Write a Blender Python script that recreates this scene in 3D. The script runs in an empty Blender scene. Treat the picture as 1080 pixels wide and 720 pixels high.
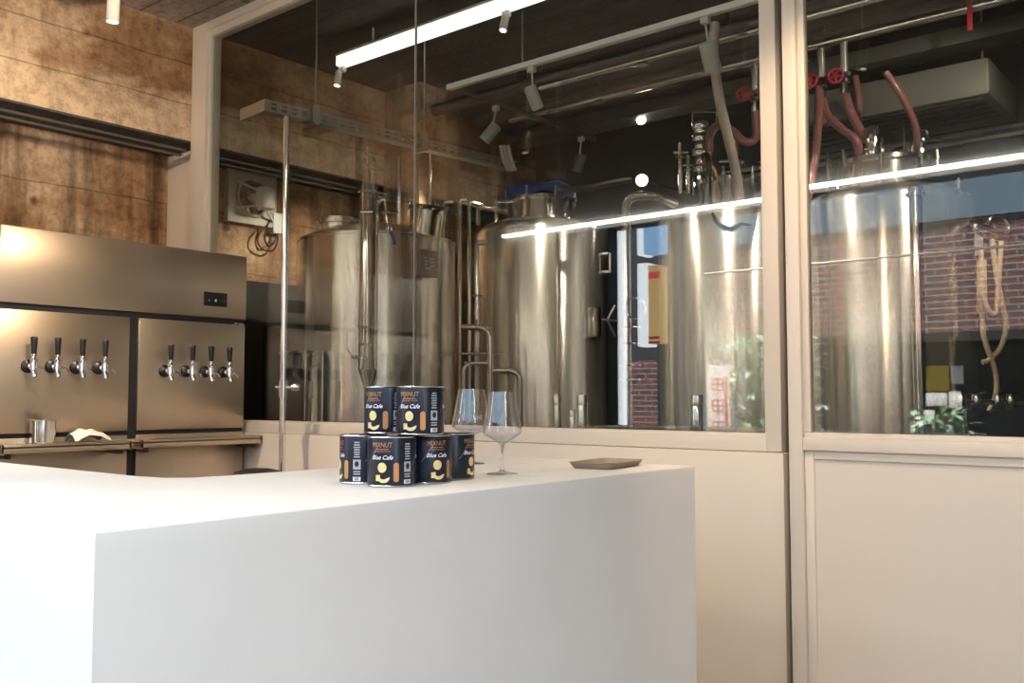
import bpy, bmesh, math, random
from mathutils import Vector, Matrix
random.seed(7)
C = bpy.context.scene.collection
SC = bpy.context.scene
PI = math.pi
CAMZ = 1.14
# ------------------------------------------------------------------ survey helpers (photo bearings -> metres)
_f = 1001.0; _th = math.radians(3.43); _yl = math.radians(50.2)
FW = Vector((-math.cos(_yl), math.sin(_yl), 0)); RT = Vector((math.sin(_yl), math.cos(_yl), 0))
def _ray(px, py):
    xc = (px-540)/_f; yc = (360-py)/_f
    h = math.cos(_th)-yc*math.sin(_th)
    return FW*h + RT*xc + Vector((0, 0, math.sin(_th)+yc*math.cos(_th)))
def _w(d, t): return Vector((d.x*t, d.y*t, d.z*t+CAMZ))
def atX(px, py, X): d = _ray(px, py); return _w(d, X/d.x)
def atY(px, py, Y): d = _ray(px, py); return _w(d, Y/d.y)
def atZ(px, py, Z): d = _ray(px, py); return _w(d, (Z-CAMZ)/d.z)
def atD(px, py, D): d = _ray(px, py); return _w(d, D/(d.x*FW.x+d.y*FW.y))
V = Vector
# ------------------------------------------------------------------ mesh builder
class MB:
    def __init__(s): s.bm = bmesh.new()
    def _join(s, b, mi=0):
        me = bpy.data.meshes.new('t'); b.to_mesh(me); b.free()
        n0 = len(s.bm.faces); s.bm.from_mesh(me); bpy.data.meshes.remove(me)
        if mi:
            s.bm.faces.ensure_lookup_table()
            for f in s.bm.faces[n0:]: f.material_index = mi
    def box(s, c, size, rot=None, bevel=0.0, mi=0, seg=2):
        b = bmesh.new(); bmesh.ops.create_cube(b, size=1)
        bmesh.ops.scale(b, vec=V(size), verts=b.verts)
        if bevel: bmesh.ops.bevel(b, geom=list(b.edges), offset=bevel, segments=seg, affect='EDGES', profile=0.5)
        m = Matrix.Translation(V(c)) @ (rot.to_4x4() if rot else Matrix())
        b.transform(m); s._join(b, mi); return s
    def bx(s, x0, x1, y0, y1, z0, z1, bevel=0.0, mi=0):
        return s.box(((x0+x1)/2, (y0+y1)/2, (z0+z1)/2), (abs(x1-x0), abs(y1-y0), abs(z1-z0)), bevel=bevel, mi=mi)
    def cyl(s, p0, p1, r0, r1=None, n=24, mi=0, bevel=0.0):
        p0 = V(p0); p1 = V(p1); r1 = r0 if r1 is None else r1; d = p1-p0; L = d.length
        b = bmesh.new(); bmesh.ops.create_cone(b, cap_ends=True, segments=n, radius1=r0, radius2=r1, depth=L)
        if bevel:
            ed = [e for e in b.edges if len(e.link_faces) == 2 and any(len(f.verts) > 4 for f in e.link_faces)]
            bmesh.ops.bevel(b, geom=ed, offset=bevel, segments=2, affect='EDGES', profile=0.5)
        q = V((0, 0, 1)).rotation_difference(d.normalized())
        b.transform(Matrix.Translation((p0+p1)/2) @ q.to_matrix().to_4x4()); s._join(b, mi); return s
    def lathe(s, prof, c=(0, 0, 0), n=40, mi=0, axis=None):
        b = bmesh.new(); rings = []
        for r, z in prof:
            if r < 1e-5: rings.append([b.verts.new((0, 0, z))])
            else: rings.append([b.verts.new((r*math.cos(2*PI*k/n), r*math.sin(2*PI*k/n), z)) for k in range(n)])
        for a, d in zip(rings, rings[1:]):
            for k in range(n):
                k2 = (k+1) % n
                if len(a) == 1 and len(d) == 1: continue
                if len(a) == 1: b.faces.new((a[0], d[k2], d[k]))
                elif len(d) == 1: b.faces.new((a[k], a[k2], d[0]))
                else: b.faces.new((a[k], a[k2], d[k2], d[k]))
        m = Matrix.Translation(V(c))
        if axis is not None: m = m @ V((0, 0, 1)).rotation_difference(V(axis).normalized()).to_matrix().to_4x4()
        b.transform(m); s._join(b, mi); return s
    def tube(s, pts, r, n=12, smooth=0, mi=0, r_end=None):
        P = [V(p) for p in pts]
        if smooth and len(P) > 2:
            Q = []; E = [P[0]*2-P[1]]+P+[P[-1]*2-P[-2]]
            for i in range(1, len(E)-2):
                a, b_, c, d = E[i-1:i+3]
                for k in range(smooth):
                    t = k/smooth
                    Q.append(0.5*((2*b_)+(c-a)*t+(2*a-5*b_+4*c-d)*t*t+(3*b_-a-3*c+d)*t**3))
            Q.append(P[-1]); P = Q
        b = bmesh.new(); T = []
        for i in range(len(P)):
            a = P[max(i-1, 0)]; c = P[min(i+1, len(P)-1)]; T.append((c-a).normalized())
        up = V((0, 0, 1)) if abs(T[0].z) < .9 else V((1, 0, 0))
        nrm = (up-T[0]*up.dot(T[0])).normalized(); rings = []
        for i, p in enumerate(P):
            if i: nrm = (T[i-1].rotation_difference(T[i]) @ nrm); nrm = (nrm-T[i]*nrm.dot(T[i])).normalized()
            bi = T[i].cross(nrm); rr = r if r_end is None else r+(r_end-r)*i/(len(P)-1)
            rings.append([b.verts.new(p+(nrm*math.cos(2*PI*k/n)+bi*math.sin(2*PI*k/n))*rr) for k in range(n)])
        for a, d in zip(rings, rings[1:]):
            for k in range(n): b.faces.new((a[k], a[(k+1) % n], d[(k+1) % n], d[k]))
        b.faces.new(rings[0][::-1]); b.faces.new(rings[-1]); s._join(b, mi); return s
    def elbow_pipe(s, pts, r, bend, n=12, mi=0):
        P = [V(p) for p in pts]; out = [P[0]]
        for i in range(1, len(P)-1):
            a = (P[i-1]-P[i]); c = (P[i+1]-P[i]); k = min(bend, a.length*.48, c.length*.48)
            A = P[i]+a.normalized()*k; B = P[i]+c.normalized()*k
            for j in range(7):
                t = j/6; out.append(A*(1-t)**2+P[i]*2*t*(1-t)+B*t*t)
        out.append(P[-1]); return s.tube(out, r, n=n, mi=mi)
    def torus(s, c, R, r, axis=(0, 0, 1), n=32, m=10, mi=0, a0=0, a1=2*PI):
        q = V((0, 0, 1)).rotation_difference(V(axis).normalized())
        full = abs(a1-a0-2*PI) < 1e-4
        b = bmesh.new(); rings = []
        for i in range(n if full else n+1):
            a = a0+(a1-a0)*i/n
            rings.append([b.verts.new(((R+r*math.cos(2*PI*j/m))*math.cos(a), (R+r*math.cos(2*PI*j/m))*math.sin(a), r*math.sin(2*PI*j/m))) for j in range(m)])
        R_ = rings+[rings[0]] if full else rings
        for a, d in zip(R_, R_[1:]):
            for j in range(m): b.faces.new((a[j], d[j], d[(j+1) % m], a[(j+1) % m]))
        b.transform(Matrix.Translation(V(c)) @ q.to_matrix().to_4x4()); s._join(b, mi); return s
    def prism(s, poly, z0, z1, mi=0, bevel=0.0):
        b = bmesh.new(); lo = [b.verts.new((x, y, z0)) for x, y in poly]; hi = [b.verts.new((x, y, z1)) for x, y in poly]
        b.faces.new(lo[::-1]); b.faces.new(hi); n = len(poly)
        for k in range(n): b.faces.new((lo[k], lo[(k+1) % n], hi[(k+1) % n], hi[k]))
        bmesh.ops.recalc_face_normals(b, faces=b.faces)
        if bevel: bmesh.ops.bevel(b, geom=[e for e in b.edges if e.calc_face_angle(0) > .6], offset=bevel, segments=2, affect='EDGES', profile=.5)
        s._join(b, mi); return s
    def quad(s, a, b, c, d, mi=0):
        f = s.bm.faces.new([s.bm.verts.new(V(p)) for p in (a, b, c, d)]); f.material_index = mi; return s
_off = {}
def build(mb, name, mats, parent=None, loc=None, label=None, cat=None, group=None, kind=None, ang=35):
    """link the collected shapes as one mesh object; vertices are given in world metres (or in the parent's frame when the parent sits at the origin)"""
    off = _off.get(parent.name, V((0, 0, 0))) if parent else (V(loc) if loc is not None else V((0, 0, 0)))
    if off.length: bmesh.ops.translate(mb.bm, vec=-off, verts=mb.bm.verts)
    bmesh.ops.recalc_face_normals(mb.bm, faces=mb.bm.faces)
    me = bpy.data.meshes.new(name); mb.bm.to_mesh(me); mb.bm.free()
    for m in (mats if isinstance(mats, (list, tuple)) else [mats]): me.materials.append(m)
    for p in me.polygons: p.use_smooth = True
    me.set_sharp_from_angle(angle=math.radians(ang))
    o = bpy.data.objects.new(name, me); C.objects.link(o)
    if parent: o.parent = parent; _off[o.name] = off
    elif loc is not None: o.location = off; _off[o.name] = off
    tag(o, label, cat, group, kind); return o
def tag(o, label=None, cat=None, group=None, kind=None):
    if label: o['label'] = label
    if cat: o['category'] = cat
    if group: o['group'] = group
    if kind: o['kind'] = kind
    return o
def thing(name, label, cat, loc=(0, 0, 0), group=None, kind=None):
    o = bpy.data.objects.new(name, None); C.objects.link(o); o.location = V(loc); o.empty_display_size = .05
    _off[o.name] = V(loc); return tag(o, label, cat, group, kind)
def proto(name, label, cat, group=None):
    """a thing modelled about its own origin, to be placed afterwards"""
    o = thing(name, label, cat, (0, 0, 0), group); return o
def copy_tree(o, parent=None):
    c = o.copy(); C.objects.link(c)
    if parent: c.parent = parent
    for ch in list(o.children): copy_tree(ch, c)
    return c
def struct(mb, name, m, ang=35): return build(mb, name, m, kind='structure', ang=ang)
# ------------------------------------------------------------------ materials
def lin(r, g, b):
    g_ = lambda v: ((v/255+.055)/1.055)**2.4 if v/255 > .04045 else v/255/12.92
    return (g_(r), g_(g), g_(b), 1)
class NT:
    def __init__(s, name):
        s.m = bpy.data.materials.new(name); s.m.use_nodes = True; s.t = s.m.node_tree
        s.t.nodes.clear(); s.out = s.n('ShaderNodeOutputMaterial')
    def n(s, ty, **kw):
        x = s.t.nodes.new(ty)
        for k, v in kw.items(): setattr(x, k, v)
        return x
    def l(s, a, b): s.t.links.new(a, b)
    def noise(s, scale, detail=4, sc=(1, 1, 1), rough=.55, rot=(0, 0, 0)):
        tc = s.n('ShaderNodeTexCoord'); mp = s.n('ShaderNodeMapping'); mp.inputs['Scale'].default_value = sc; mp.inputs['Rotation'].default_value = rot
        s.l(tc.outputs['Object'], mp.inputs['Vector']); n = s.n('ShaderNodeTexNoise')
        n.inputs['Scale'].default_value = scale; n.inputs['Detail'].default_value = detail; n.inputs['Roughness'].default_value = rough
        s.l(mp.outputs[0], n.inputs['Vector']); return n.outputs['Fac']
    def ramp(s, fac, stops):
        r = s.n('ShaderNodeValToRGB'); e = r.color_ramp.elements
        while len(e) < len(stops): e.new(.5)
        for el, (p, c) in zip(e, stops): el.position = p; el.color = c if len(c) == 4 else (*c, 1)
        s.l(fac, r.inputs[0]); return r.outputs[0]
    def mix(s, fac, a, b, mode='MIX'):
        x = s.n('ShaderNodeMix', data_type='RGBA', blend_type=mode)
        for sock, v in ((x.inputs[0], fac), (x.inputs[6], a), (x.inputs[7], b)):
            if hasattr(v, 'links'): s.l(v, sock)
            else: sock.default_value = v
        return x.outputs[2]
    def bsdf(s, **kw):
        p = s.n('ShaderNodeBsdfPrincipled')
        for k, v in kw.items():
            k = k.replace('_', ' ')
            if hasattr(v, 'links'): s.l(v, p.inputs[k])
            else: p.inputs[k].default_value = v
        s.l(p.outputs[0], s.out.inputs[0]); return p
    def bump(s, h, strength=.2, dist=.01):
        b = s.n('ShaderNodeBump'); b.inputs['Strength'].default_value = strength; b.inputs['Distance'].default_value = dist
        s.l(h, b.inputs['Height']); return b.outputs[0]
def simple(name, col, rough=.5, metal=0., var=.08, scale=12, bump=0., emit=0, spec=.5, coat=0):
    t = NT(name); nz = t.noise(scale)
    lo = tuple(c*(1-var) for c in col[:3]); hi = tuple(min(1, c*(1+var)) for c in col[:3])
    c = t.ramp(nz, [(.3, lo), (.7, hi)])
    kw = dict(Base_Color=c, Roughness=rough, Metallic=metal, Specular_IOR_Level=spec)
    if coat: kw['Coat_Weight'] = coat
    if emit: kw['Emission_Color'] = c; kw['Emission_Strength'] = emit
    if bump: kw['Normal'] = t.bump(t.noise(scale*6), bump, .004)
    t.bsdf(**kw); return t.m
def brushed(name, col, rough=.28, sc=(1, 1, 60), scale=6, aniso=0., rv=.08, bstr=.05, arot=0., metal=1.0):
    t = NT(name); a = t.noise(scale, 3, sc); b = t.noise(2.3, 3)
    c = t.mix(t.ramp(b, [(.35, (0, 0, 0)), (.7, (1, 1, 1))]), tuple(v*.9 for v in col[:3])+(1,), col)
    r = t.n('ShaderNodeMapRange'); r.inputs['To Min'].default_value = rough-rv; r.inputs['To Max'].default_value = rough+rv; t.l(a, r.inputs[0])
    kw = dict(Base_Color=c, Metallic=metal, Roughness=r.outputs[0])
    if bstr: kw['Normal'] = t.bump(a, bstr, .002)
    if aniso:
        kw['Anisotropic'] = aniso; kw['Anisotropic_Rotation'] = arot
        tg = t.n('ShaderNodeTangent', direction_type='RADIAL', axis='Z'); kw['Tangent'] = tg.outputs[0]
    t.bsdf(**kw); return t.m
def concrete(name, stops, streak=(6, 6, .7), plank=None, rough=.85, cream_band=None, drips=0., lines=None):
    t = NT(name); big = t.noise(1.1, 8, (1, 1, 1.5), .66); st = t.noise(1.6, 6, streak, .6); fine = t.noise(24, 8, rough=.65)
    c = t.ramp(big, stops)
    tc = t.n('ShaderNodeTexCoord'); sep = t.n('ShaderNodeSeparateXYZ'); t.l(tc.outputs['Object'], sep.inputs[0])
    if cream_band:                                     # cream towards the bottom, with a ragged edge
        mr = t.n('ShaderNodeMapRange'); mr.inputs['From Min'].default_value = cream_band[0]; mr.inputs['From Max'].default_value = cream_band[1]; mr.inputs['To Min'].default_value = .42; mr.inputs['To Max'].default_value = 0
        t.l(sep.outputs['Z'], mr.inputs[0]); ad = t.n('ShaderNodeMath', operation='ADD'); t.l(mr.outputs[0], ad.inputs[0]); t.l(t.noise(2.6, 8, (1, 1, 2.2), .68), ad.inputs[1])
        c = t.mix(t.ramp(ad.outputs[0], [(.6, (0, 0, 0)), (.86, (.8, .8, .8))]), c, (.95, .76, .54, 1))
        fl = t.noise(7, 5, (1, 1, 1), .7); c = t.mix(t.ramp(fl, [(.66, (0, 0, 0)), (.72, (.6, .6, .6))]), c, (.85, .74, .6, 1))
    c = t.mix(.45, c, t.ramp(st, [(.33, (.2, .15, .11)), (.5, (.8, .75, .7)), (.68, (1, .96, .9))]), 'MULTIPLY')
    c = t.mix(.6, c, t.ramp(fine, [(.34, (.42, .36, .31)), (.56, (1, 1, 1))]), 'MULTIPLY')
    h = fine
    if drips:
        dn = t.noise(4.2, 4, (1, 1, .09), .6)
        c = t.mix(drips, c, t.ramp(dn, [(.36, (.12, .09, .07)), (.5, (1, 1, 1))]), 'MULTIPLY')
    if lines:                                    # thin board joints
        for z in lines:
            sb = t.n('ShaderNodeMath', operation='SUBTRACT'); sb.inputs[1].default_value = z; t.l(sep.outputs['Z'], sb.inputs[0])
            wb = t.n('ShaderNodeMath', operation='MULTIPLY_ADD'); wb.inputs[1].default_value = .03; t.l(t.noise(3, 3), wb.inputs[0]); t.l(sb.outputs[0], wb.inputs[2])
            ab = t.n('ShaderNodeMath', operation='ABSOLUTE'); t.l(wb.outputs[0], ab.inputs[0])
            c = t.mix(.7, c, t.ramp(ab.outputs[0], [(.0, (.2, .15, .12)), (.006, (1, 1, 1))]), 'MULTIPLY')
    if plank:
        mp = t.n('ShaderNodeMapping'); mp.inputs['Rotation'].default_value = plank[1]
        t.l(tc.outputs['Object'], mp.inputs[0]); w = t.n('ShaderNodeTexWave', wave_profile='SAW'); w.inputs['Scale'].default_value = plank[0]
        w.inputs['Distortion'].default_value = .25; w.inputs['Detail'].default_value = 1; t.l(mp.outputs[0], w.inputs[0])
        c = t.mix(1.0, c, t.ramp(w.outputs['Fac'], [(0, (.25, .22, .2)), (.03, (.3, .27, .24)), (.06, (1, 1, 1)), (1, (.88, .86, .84))]), 'MULTIPLY')
    vo = t.n('ShaderNodeTexVoronoi'); vo.inputs['Scale'].default_value = 2.4; vo.inputs['Randomness'].default_value = 1
    t.l(tc.outputs['Object'], vo.inputs['Vector'])
    c = t.mix(1.0, c, t.ramp(vo.outputs['Distance'], [(0, (.16, .13, .11)), (.06, (.3, .25, .22)), (.1, (1, 1, 1))]), 'MULTIPLY')
    t.bsdf(Base_Color=c, Roughness=rough, Normal=t.bump(h, .6, .012)); return t.m
def glassy(name, f0=.05, tint=(.95, .97, .96), rough=0.0, power=5.0):
    t = NT(name); lw = t.n('ShaderNodeLayerWeight'); lw.inputs['Blend'].default_value = .5
    p = t.n('ShaderNodeMath', operation='POWER'); p.inputs[1].default_value = power; t.l(lw.outputs['Facing'], p.inputs[0])
    q = t.n('ShaderNodeMapRange'); q.inputs['To Min'].default_value = f0; q.inputs['To Max'].default_value = 1; t.l(p.outputs[0], q.inputs[0])
    tr = t.n('ShaderNodeBsdfTransparent'); tr.inputs[0].default_value = (*tint, 1)
    gl = t.n('ShaderNodeBsdfGlossy'); gl.inputs['Roughness'].default_value = rough
    mx = t.n('ShaderNodeMixShader'); t.l(q.outputs[0], mx.inputs[0]); t.l(tr.outputs[0], mx.inputs[1]); t.l(gl.outputs[0], mx.inputs[2])
    t.l(mx.outputs[0], t.out.inputs[0]); return t.m
def emitter(name, col, strength):
    t = NT(name); e = t.n('ShaderNodeEmission'); e.inputs[0].default_value = (*col, 1); e.inputs[1].default_value = strength
    t.l(e.outputs[0], t.out.inputs[0]); return t.m
M = {}
CS = [(.32, (.10, .055, .03)), (.43, (.34, .19, .095)), (.52, (.50, .31, .175)), (.64, (.74, .56, .39))]
M['conc'] = concrete('stained wall concrete', CS, drips=.8, lines=(1.98, 2.36))
M['conc_beam'] = concrete('beam concrete with cream low band', CS, cream_band=(2.72, 3.0), lines=(2.88, 3.12))
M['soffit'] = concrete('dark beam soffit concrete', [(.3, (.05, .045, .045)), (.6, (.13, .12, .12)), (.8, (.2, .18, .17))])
M['ceil'] = concrete('board formed ceiling concrete', [(.25, (.2, .16, .13)), (.5, (.42, .35, .3)), (.75, (.6, .52, .46))], streak=(.8, 9, 3), plank=(1.4, (0, 0, PI/2)))
M['ceil_shaded'] = concrete('board formed ceiling with shade in colour', [(.25, (.010, .012, .014)), (.5, (.028, .029, .031)), (.75, (.07, .066, .062))], streak=(.8, 9, 3), plank=(1.4, (0, 0, PI/2)))  # same ceiling, with the brew room's dimness put into its colour
M['black_wall'] = simple('black wall paint and wall shade', (.010, .013, .015), .7, var=.4, scale=3)  # back wall paint, also the sheet standing in for side wall shade
M['floor'] = simple('grey mortar floor', (.34, .32, .30), .6, scale=4)
M['paint'] = simple('cream white paint', (.77, .69, .59), .45, var=.02, scale=2)
M['plaster'] = simple('cream wall board', (.77, .69, .585), .55, var=.025, scale=1.5)
M['mortar'] = simple('off white microcement', (.80, .775, .74), .6, var=.03, scale=3, bump=.05)
M['fridge'] = brushed('brushed fridge steel', (.64, .53, .41, 1), .36, (1, 1, 90), 4, bstr=.03)
M['tank'] = brushed('satin tank steel', (.85, .82, .77, 1), .22, (14, 14, .25), 2, rv=.07, bstr=0, aniso=.8, arot=.25, metal=.88)
M['polish'] = brushed('polished steel', (.80, .78, .74, 1), .12, (4, 4, 4), 6, rv=.03, bstr=0)
M['dull'] = brushed('galvanised steel', (.38, .38, .35, 1), .45, (5, 5, 5), 8)
M['chrome'] = simple('chrome', (.86, .86, .87), .08, 1., var=.03)
M['brass'] = simple('brass', (.62, .42, .18), .25, 1., var=.08)
M['black'] = simple('black plastic', (.012, .012, .014), .35, var=.2)
M['gasket'] = simple('black rubber gasket', (.008, .009, .012), .6, var=.2)
M['dark_pipe'] = simple('dark pipe insulation', (.045, .038, .034), .65, var=.3)
M['dark_iron'] = simple('dark painted iron', (.03, .03, .032), .5, var=.2)
M['light_grey'] = simple('light grey enamel', (.55, .55, .54), .4, var=.03)
M['duct_grey'] = simple('dusty grey casing', (.10, .10, .088), .5, var=.06)
M['mid_grey'] = simple('grey sheet metal', (.075, .075, .068), .5, .3, var=.1)
M['white'] = simple('white enamel', (.8, .8, .77), .4, var=.03)
M['ivory'] = simple('ivory fan plastic', (.55, .53, .45), .5, var=.06)
M['red'] = simple('red painted iron', (.30, .012, .02), .4, var=.12)
M['blue'] = simple('blue cap plastic', (.02, .09, .5), .35, var=.15)
M['blue_cover'] = simple('blue vinyl cover', (.03, .10, .42), .4, var=.35, scale=9)
M['hose_pink'] = simple('pink reinforced hose', (.22, .085, .08), .3, var=.12, coat=.4)
M['hose_white'] = simple('milky hose', (.62, .52, .48), .3, var=.1, coat=.4)
M['hose_tan'] = simple('tan silicone hose', (.70, .55, .38), .45, var=.06)
M['linen'] = simple('white cotton cloth', (.82, .78, .72), .9, var=.05, bump=.3)
M['tray'] = simple('brown resin tray', (.30, .235, .18), .35, var=.12)
M['navy'] = simple('navy can lacquer', (.005, .010, .024), .3, var=.2, spec=.35, coat=.12)
M['gold'] = simple('gold print', (.55, .26, .09), .4, .2, var=.1)
M['print_white'] = simple('white print', (.85, .85, .88), .5, var=.02)
M['print_grey'] = simple('grey print', (.42, .42, .44), .5, var=.1)
M['nut'] = simple('cashew print', (.85, .68, .30), .5, var=.2, scale=60)
M['tin'] = simple('tin rim', (.75, .75, .76), .2, 1., var=.03)
M['paper'] = simple('white paper', (.8, .8, .78), .7, var=.02)
M['bin'] = simple('black bin plastic', (.015, .014, .013), .45, var=.2)
M['soap'] = simple('white soap bottle', (.78, .74, .66), .4, var=.02)
M['pane'] = glassy('partition glass', .062, (.875, .88, .84))
M['wine'] = glassy('thin wine glass', .085, (.998, .999, .999), power=3.0)
t = NT('solid clear glass'); g = t.n('ShaderNodeBsdfGlass'); g.inputs['IOR'].default_value = 1.45; t.l(g.outputs[0], t.out.inputs[0]); M['glass'] = t.m
M['led'] = emitter('led diffuser', (1, .96, .9), 1.7)
M['lamp'] = emitter('lamp face', (1, .93, .82), 30)
M['flood'] = emitter('flood lamp face', (1, .97, .88), 45)
M['led_street'] = emitter('shopfront led tube', (1, .95, .86), 26)
# street
M['asphalt'] = simple('asphalt', (.10, .10, .105), .85, var=.2, scale=8)
t = NT('red brick facing'); tc = t.n('ShaderNodeTexCoord'); mp = t.n('ShaderNodeMapping'); mp.inputs['Rotation'].default_value = (PI/2, 0, 0)
t.l(tc.outputs['Object'], mp.inputs[0]); br = t.n('ShaderNodeTexBrick'); t.l(mp.outputs[0], br.inputs[0])
br.inputs['Color1'].default_value = (.22, .085, .07, 1); br.inputs['Color2'].default_value = (.12, .075, .095, 1); br.inputs['Mortar'].default_value = (.34, .28, .26, 1)
br.inputs['Scale'].default_value = 1; br.inputs['Brick Width'].default_value = .24; br.inputs['Row Height'].default_value = .085; br.inputs['Mortar Size'].default_value = .011
t.bsdf(Base_Color=br.outputs[0], Roughness=.8); M['brick'] = t.m
M['siding'] = simple('blue grey siding', (.13, .2, .27), .6, var=.08)
M['shop_dark'] = simple('dark shop glazing', (.012, .014, .016), .3, var=.3)
M['dusk'] = simple('dark grey cladding', (.05, .055, .065), .7, var=.15)
M['facade'] = simple('grey rendered facade', (.42, .42, .42), .8, var=.05)
M['wood_wall'] = simple('brown board wall', (.30, .2, .12), .6, var=.2, scale=3)
M['leaf'] = simple('leaf green', (.34, .56, .34), .5, var=.4, scale=9)
M['leaf_pale'] = simple('pale leaf', (.66, .80, .66), .5, var=.3, scale=9)
M['pot'] = simple('brown planter', (.12, .07, .05), .7, var=.2)
M['white_glow'] = emitter('white glow of sign edges and sky gap', (.86, .93, 1), 7)  # glow for the box sign edges and the stand-in sky gap panel
M['sign_blue'] = emitter('backlit blue sign', (.35, .62, 1), 4.5)
M['sign_yellow'] = emitter('backlit yellow sign', (1, .70, .30), 3.0)
M['banner'] = simple('white banner cloth', (.85, .80, .82), .8, var=.03)
M['banner_red'] = simple('red banner ink', (.6, .05, .06), .8, var=.1)
M['yellow'] = simple('yellow print', (.7, .5, .05), .7, var=.15, scale=20)

# ================================================================== THE SETTING
G = 3.05            # glazed partition plane
CEIL = 3.33
XW, XB = -5.37, -4.98     # wall face, beam face
YB = 6.3
Y0 = .34            # shopfront plane
struct(MB().bx(-5.6, 3.0, .2, 6.6, -.12, 0), 'floor', M['floor'])
struct(MB().bx(-5.6, 3.0, .2, 3.05, CEIL, CEIL+.2), 'ceiling', M['ceil'])
struct(MB().bx(-5.6, 3.0, 3.05, 6.6, CEIL, CEIL+.2), 'ceiling_shaded', M['ceil_shaded'])
struct(MB().bx(-5.5, XW, .2, YB, 0, CEIL), 'wall_left', M['conc'])
zb = atX(0, 102.4, XB).z
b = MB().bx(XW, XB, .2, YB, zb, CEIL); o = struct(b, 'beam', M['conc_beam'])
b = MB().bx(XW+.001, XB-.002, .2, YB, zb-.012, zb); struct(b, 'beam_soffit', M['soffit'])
struct(MB().bx(XB, -4.62, 4.55, 4.95, 0, CEIL), 'column', M['conc'])
struct(MB().bx(-5.5, 3.0, YB, YB+.2, 0, CEIL), 'wall_back', M['black_wall'])
struct(MB().bx(2.6, 2.8, .2, YB, 0, CEIL), 'wall_right', M['plaster'])
XJ = -4.32
b = MB().bx(-5.5, 2.8, .14, Y0-.02, 2.40, 3.6); b.bx(2.6, 2.8, .14, Y0, 0, 2.4)
struct(b, 'wall_front', M['facade'])
struct(MB().bx(-5.5, XJ, .14, Y0-.02, 0, 2.4), 'wall_pier', M['plaster'])
# black sheet standing in for shade low on the brew room wall
struct(MB().bx(XW, XW+.02, G+.1, 4.5, 0, 1.92), 'wall_shade_panel', M['black_wall'])

pa_, pb_ = atY(613, 330, 2*G-Y0), atY(638, 330, 2*G-Y0)
struct(MB().bx(pa_.x, pb_.x, Y0-.16, Y0-.02, 0, 2.4, .004), 'trim_2', M['dark_iron'])
# glazed partition ------------------------------------------------------------
zs = 1.14-.0385*G        # glass bottom
zt = 1.14+.690*G         # glass top
xl0, xl1 = -1.633*G, -1.577*G
xr0, xr1 = -.4605*G, -.441*G
w = thing('window_1', None, None, (xl0, G, 0), kind='structure')
b = MB()
b.bx(xl0, xl1-.02, G-.03, G+.07, 0, CEIL, .004); b.bx(xl1-.03, xl1, G-.012, G+.05, zs, zt, .003)         # left jamb with stop
b.bx(XW, xl0+.004, G+.055, G+.09, 0, zb-.013, .002)                                                                  # filler under the beam
b.bx(xl1-.03, xr0+.01, G-.012, G+.05, zt, zt+.045, .003); b.bx(xl1-.03, xr1, G-.03, G+.07, zt+.04, CEIL, .003)   # head
b.bx(xr0, xr1, G-.03, G+.07, zs-.062, zt+.05, .004)                                                        # right post
b.bx(xl1-.03, xr0+.005, G-.03, G+.07, zs-.062, zs-.012, .003); b.bx(xl1-.03, xr0+.005, G-.012, G+.05, zs-.02, zs, .003)   # sill rail
build(b, 'window_frame', M['paint'], w)
xs = -1.028*G
for x0, x1 in ((xl1, xs-.002), (xs+.002, xr0)):
    build(MB().bx(x0, x1, G+.005, G+.015, zs, zt), 'glass_pane', M['pane'], w)
build(MB().bx(xs-.002, xs+.002, G+.004, G+.016, zs, zt), 'glass_joint', M['light_grey'], w)
b = MB().bx(XW, xr1+.012, G-.045, G+.09, 0, zs-.064, .004)
struct(b, 'wall_partition', M['plaster'])
struct(MB().bx(xl1, xr1, G+.09, G+.34, zs-.11, zs-.05, .004), 'window_sill', M['mid_grey'])
# sliding door -------------------------------------------------------------------
GD = G-.075
d = thing('door_1', None, None, (-1.3, GD, 0), kind='structure')
xd0 = atY(834.5, 400, GD).x; xd1 = atY(850, 455, GD).x; xdi = xd1+.022
zds = atY(855, 455.5, GD).z; zdp = atY(845, 474, GD).z
xe = .62
b = MB()
b.bx(xd0, xd1, GD-.03, GD+.03, 0.01, CEIL-.02, .003)
b.bx(xd1-.003, xdi, GD-.012, GD+.02, zds, CEIL-.12, .004)
b.bx(xd1, xe, GD-.03, GD+.03, zdp, zds-.016, .003); b.bx(xd1-.002, xe, GD-.0125, GD+.0205, zds-.018, zds-.0003, .003)
b.bx(xd1, xe, GD-.03, GD+.03, CEIL-.13, CEIL-.02, .003)
b.bx(xe-.06, xe, GD-.03, GD+.03, 0.01, CEIL-.02, .003)
b.bx(xd1, xe, GD-.03, GD+.03, .01, .09, .003)
build(b, 'door_frame', M['paint'], d)
b = MB().bx(xd1, xe, GD-.006, GD+.02, .08, zdp)
b.bx(xd1, xd1+.03, GD-.016, GD, .08, zdp, .004); b.bx(xd1+.0301, xe, GD-.016, GD, zdp-.028, zdp, .004)
build(b, 'door_panel', M['plaster'], d)
build(MB().bx(xdi, xe-.06, GD, GD+.01, zds, CEIL-.13), 'glass_pane', M['pane'], d)
struct(MB().bx(xe, 2.6, G-.05, G+.08, 0, CEIL), 'wall_side', M['plaster'])

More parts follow.
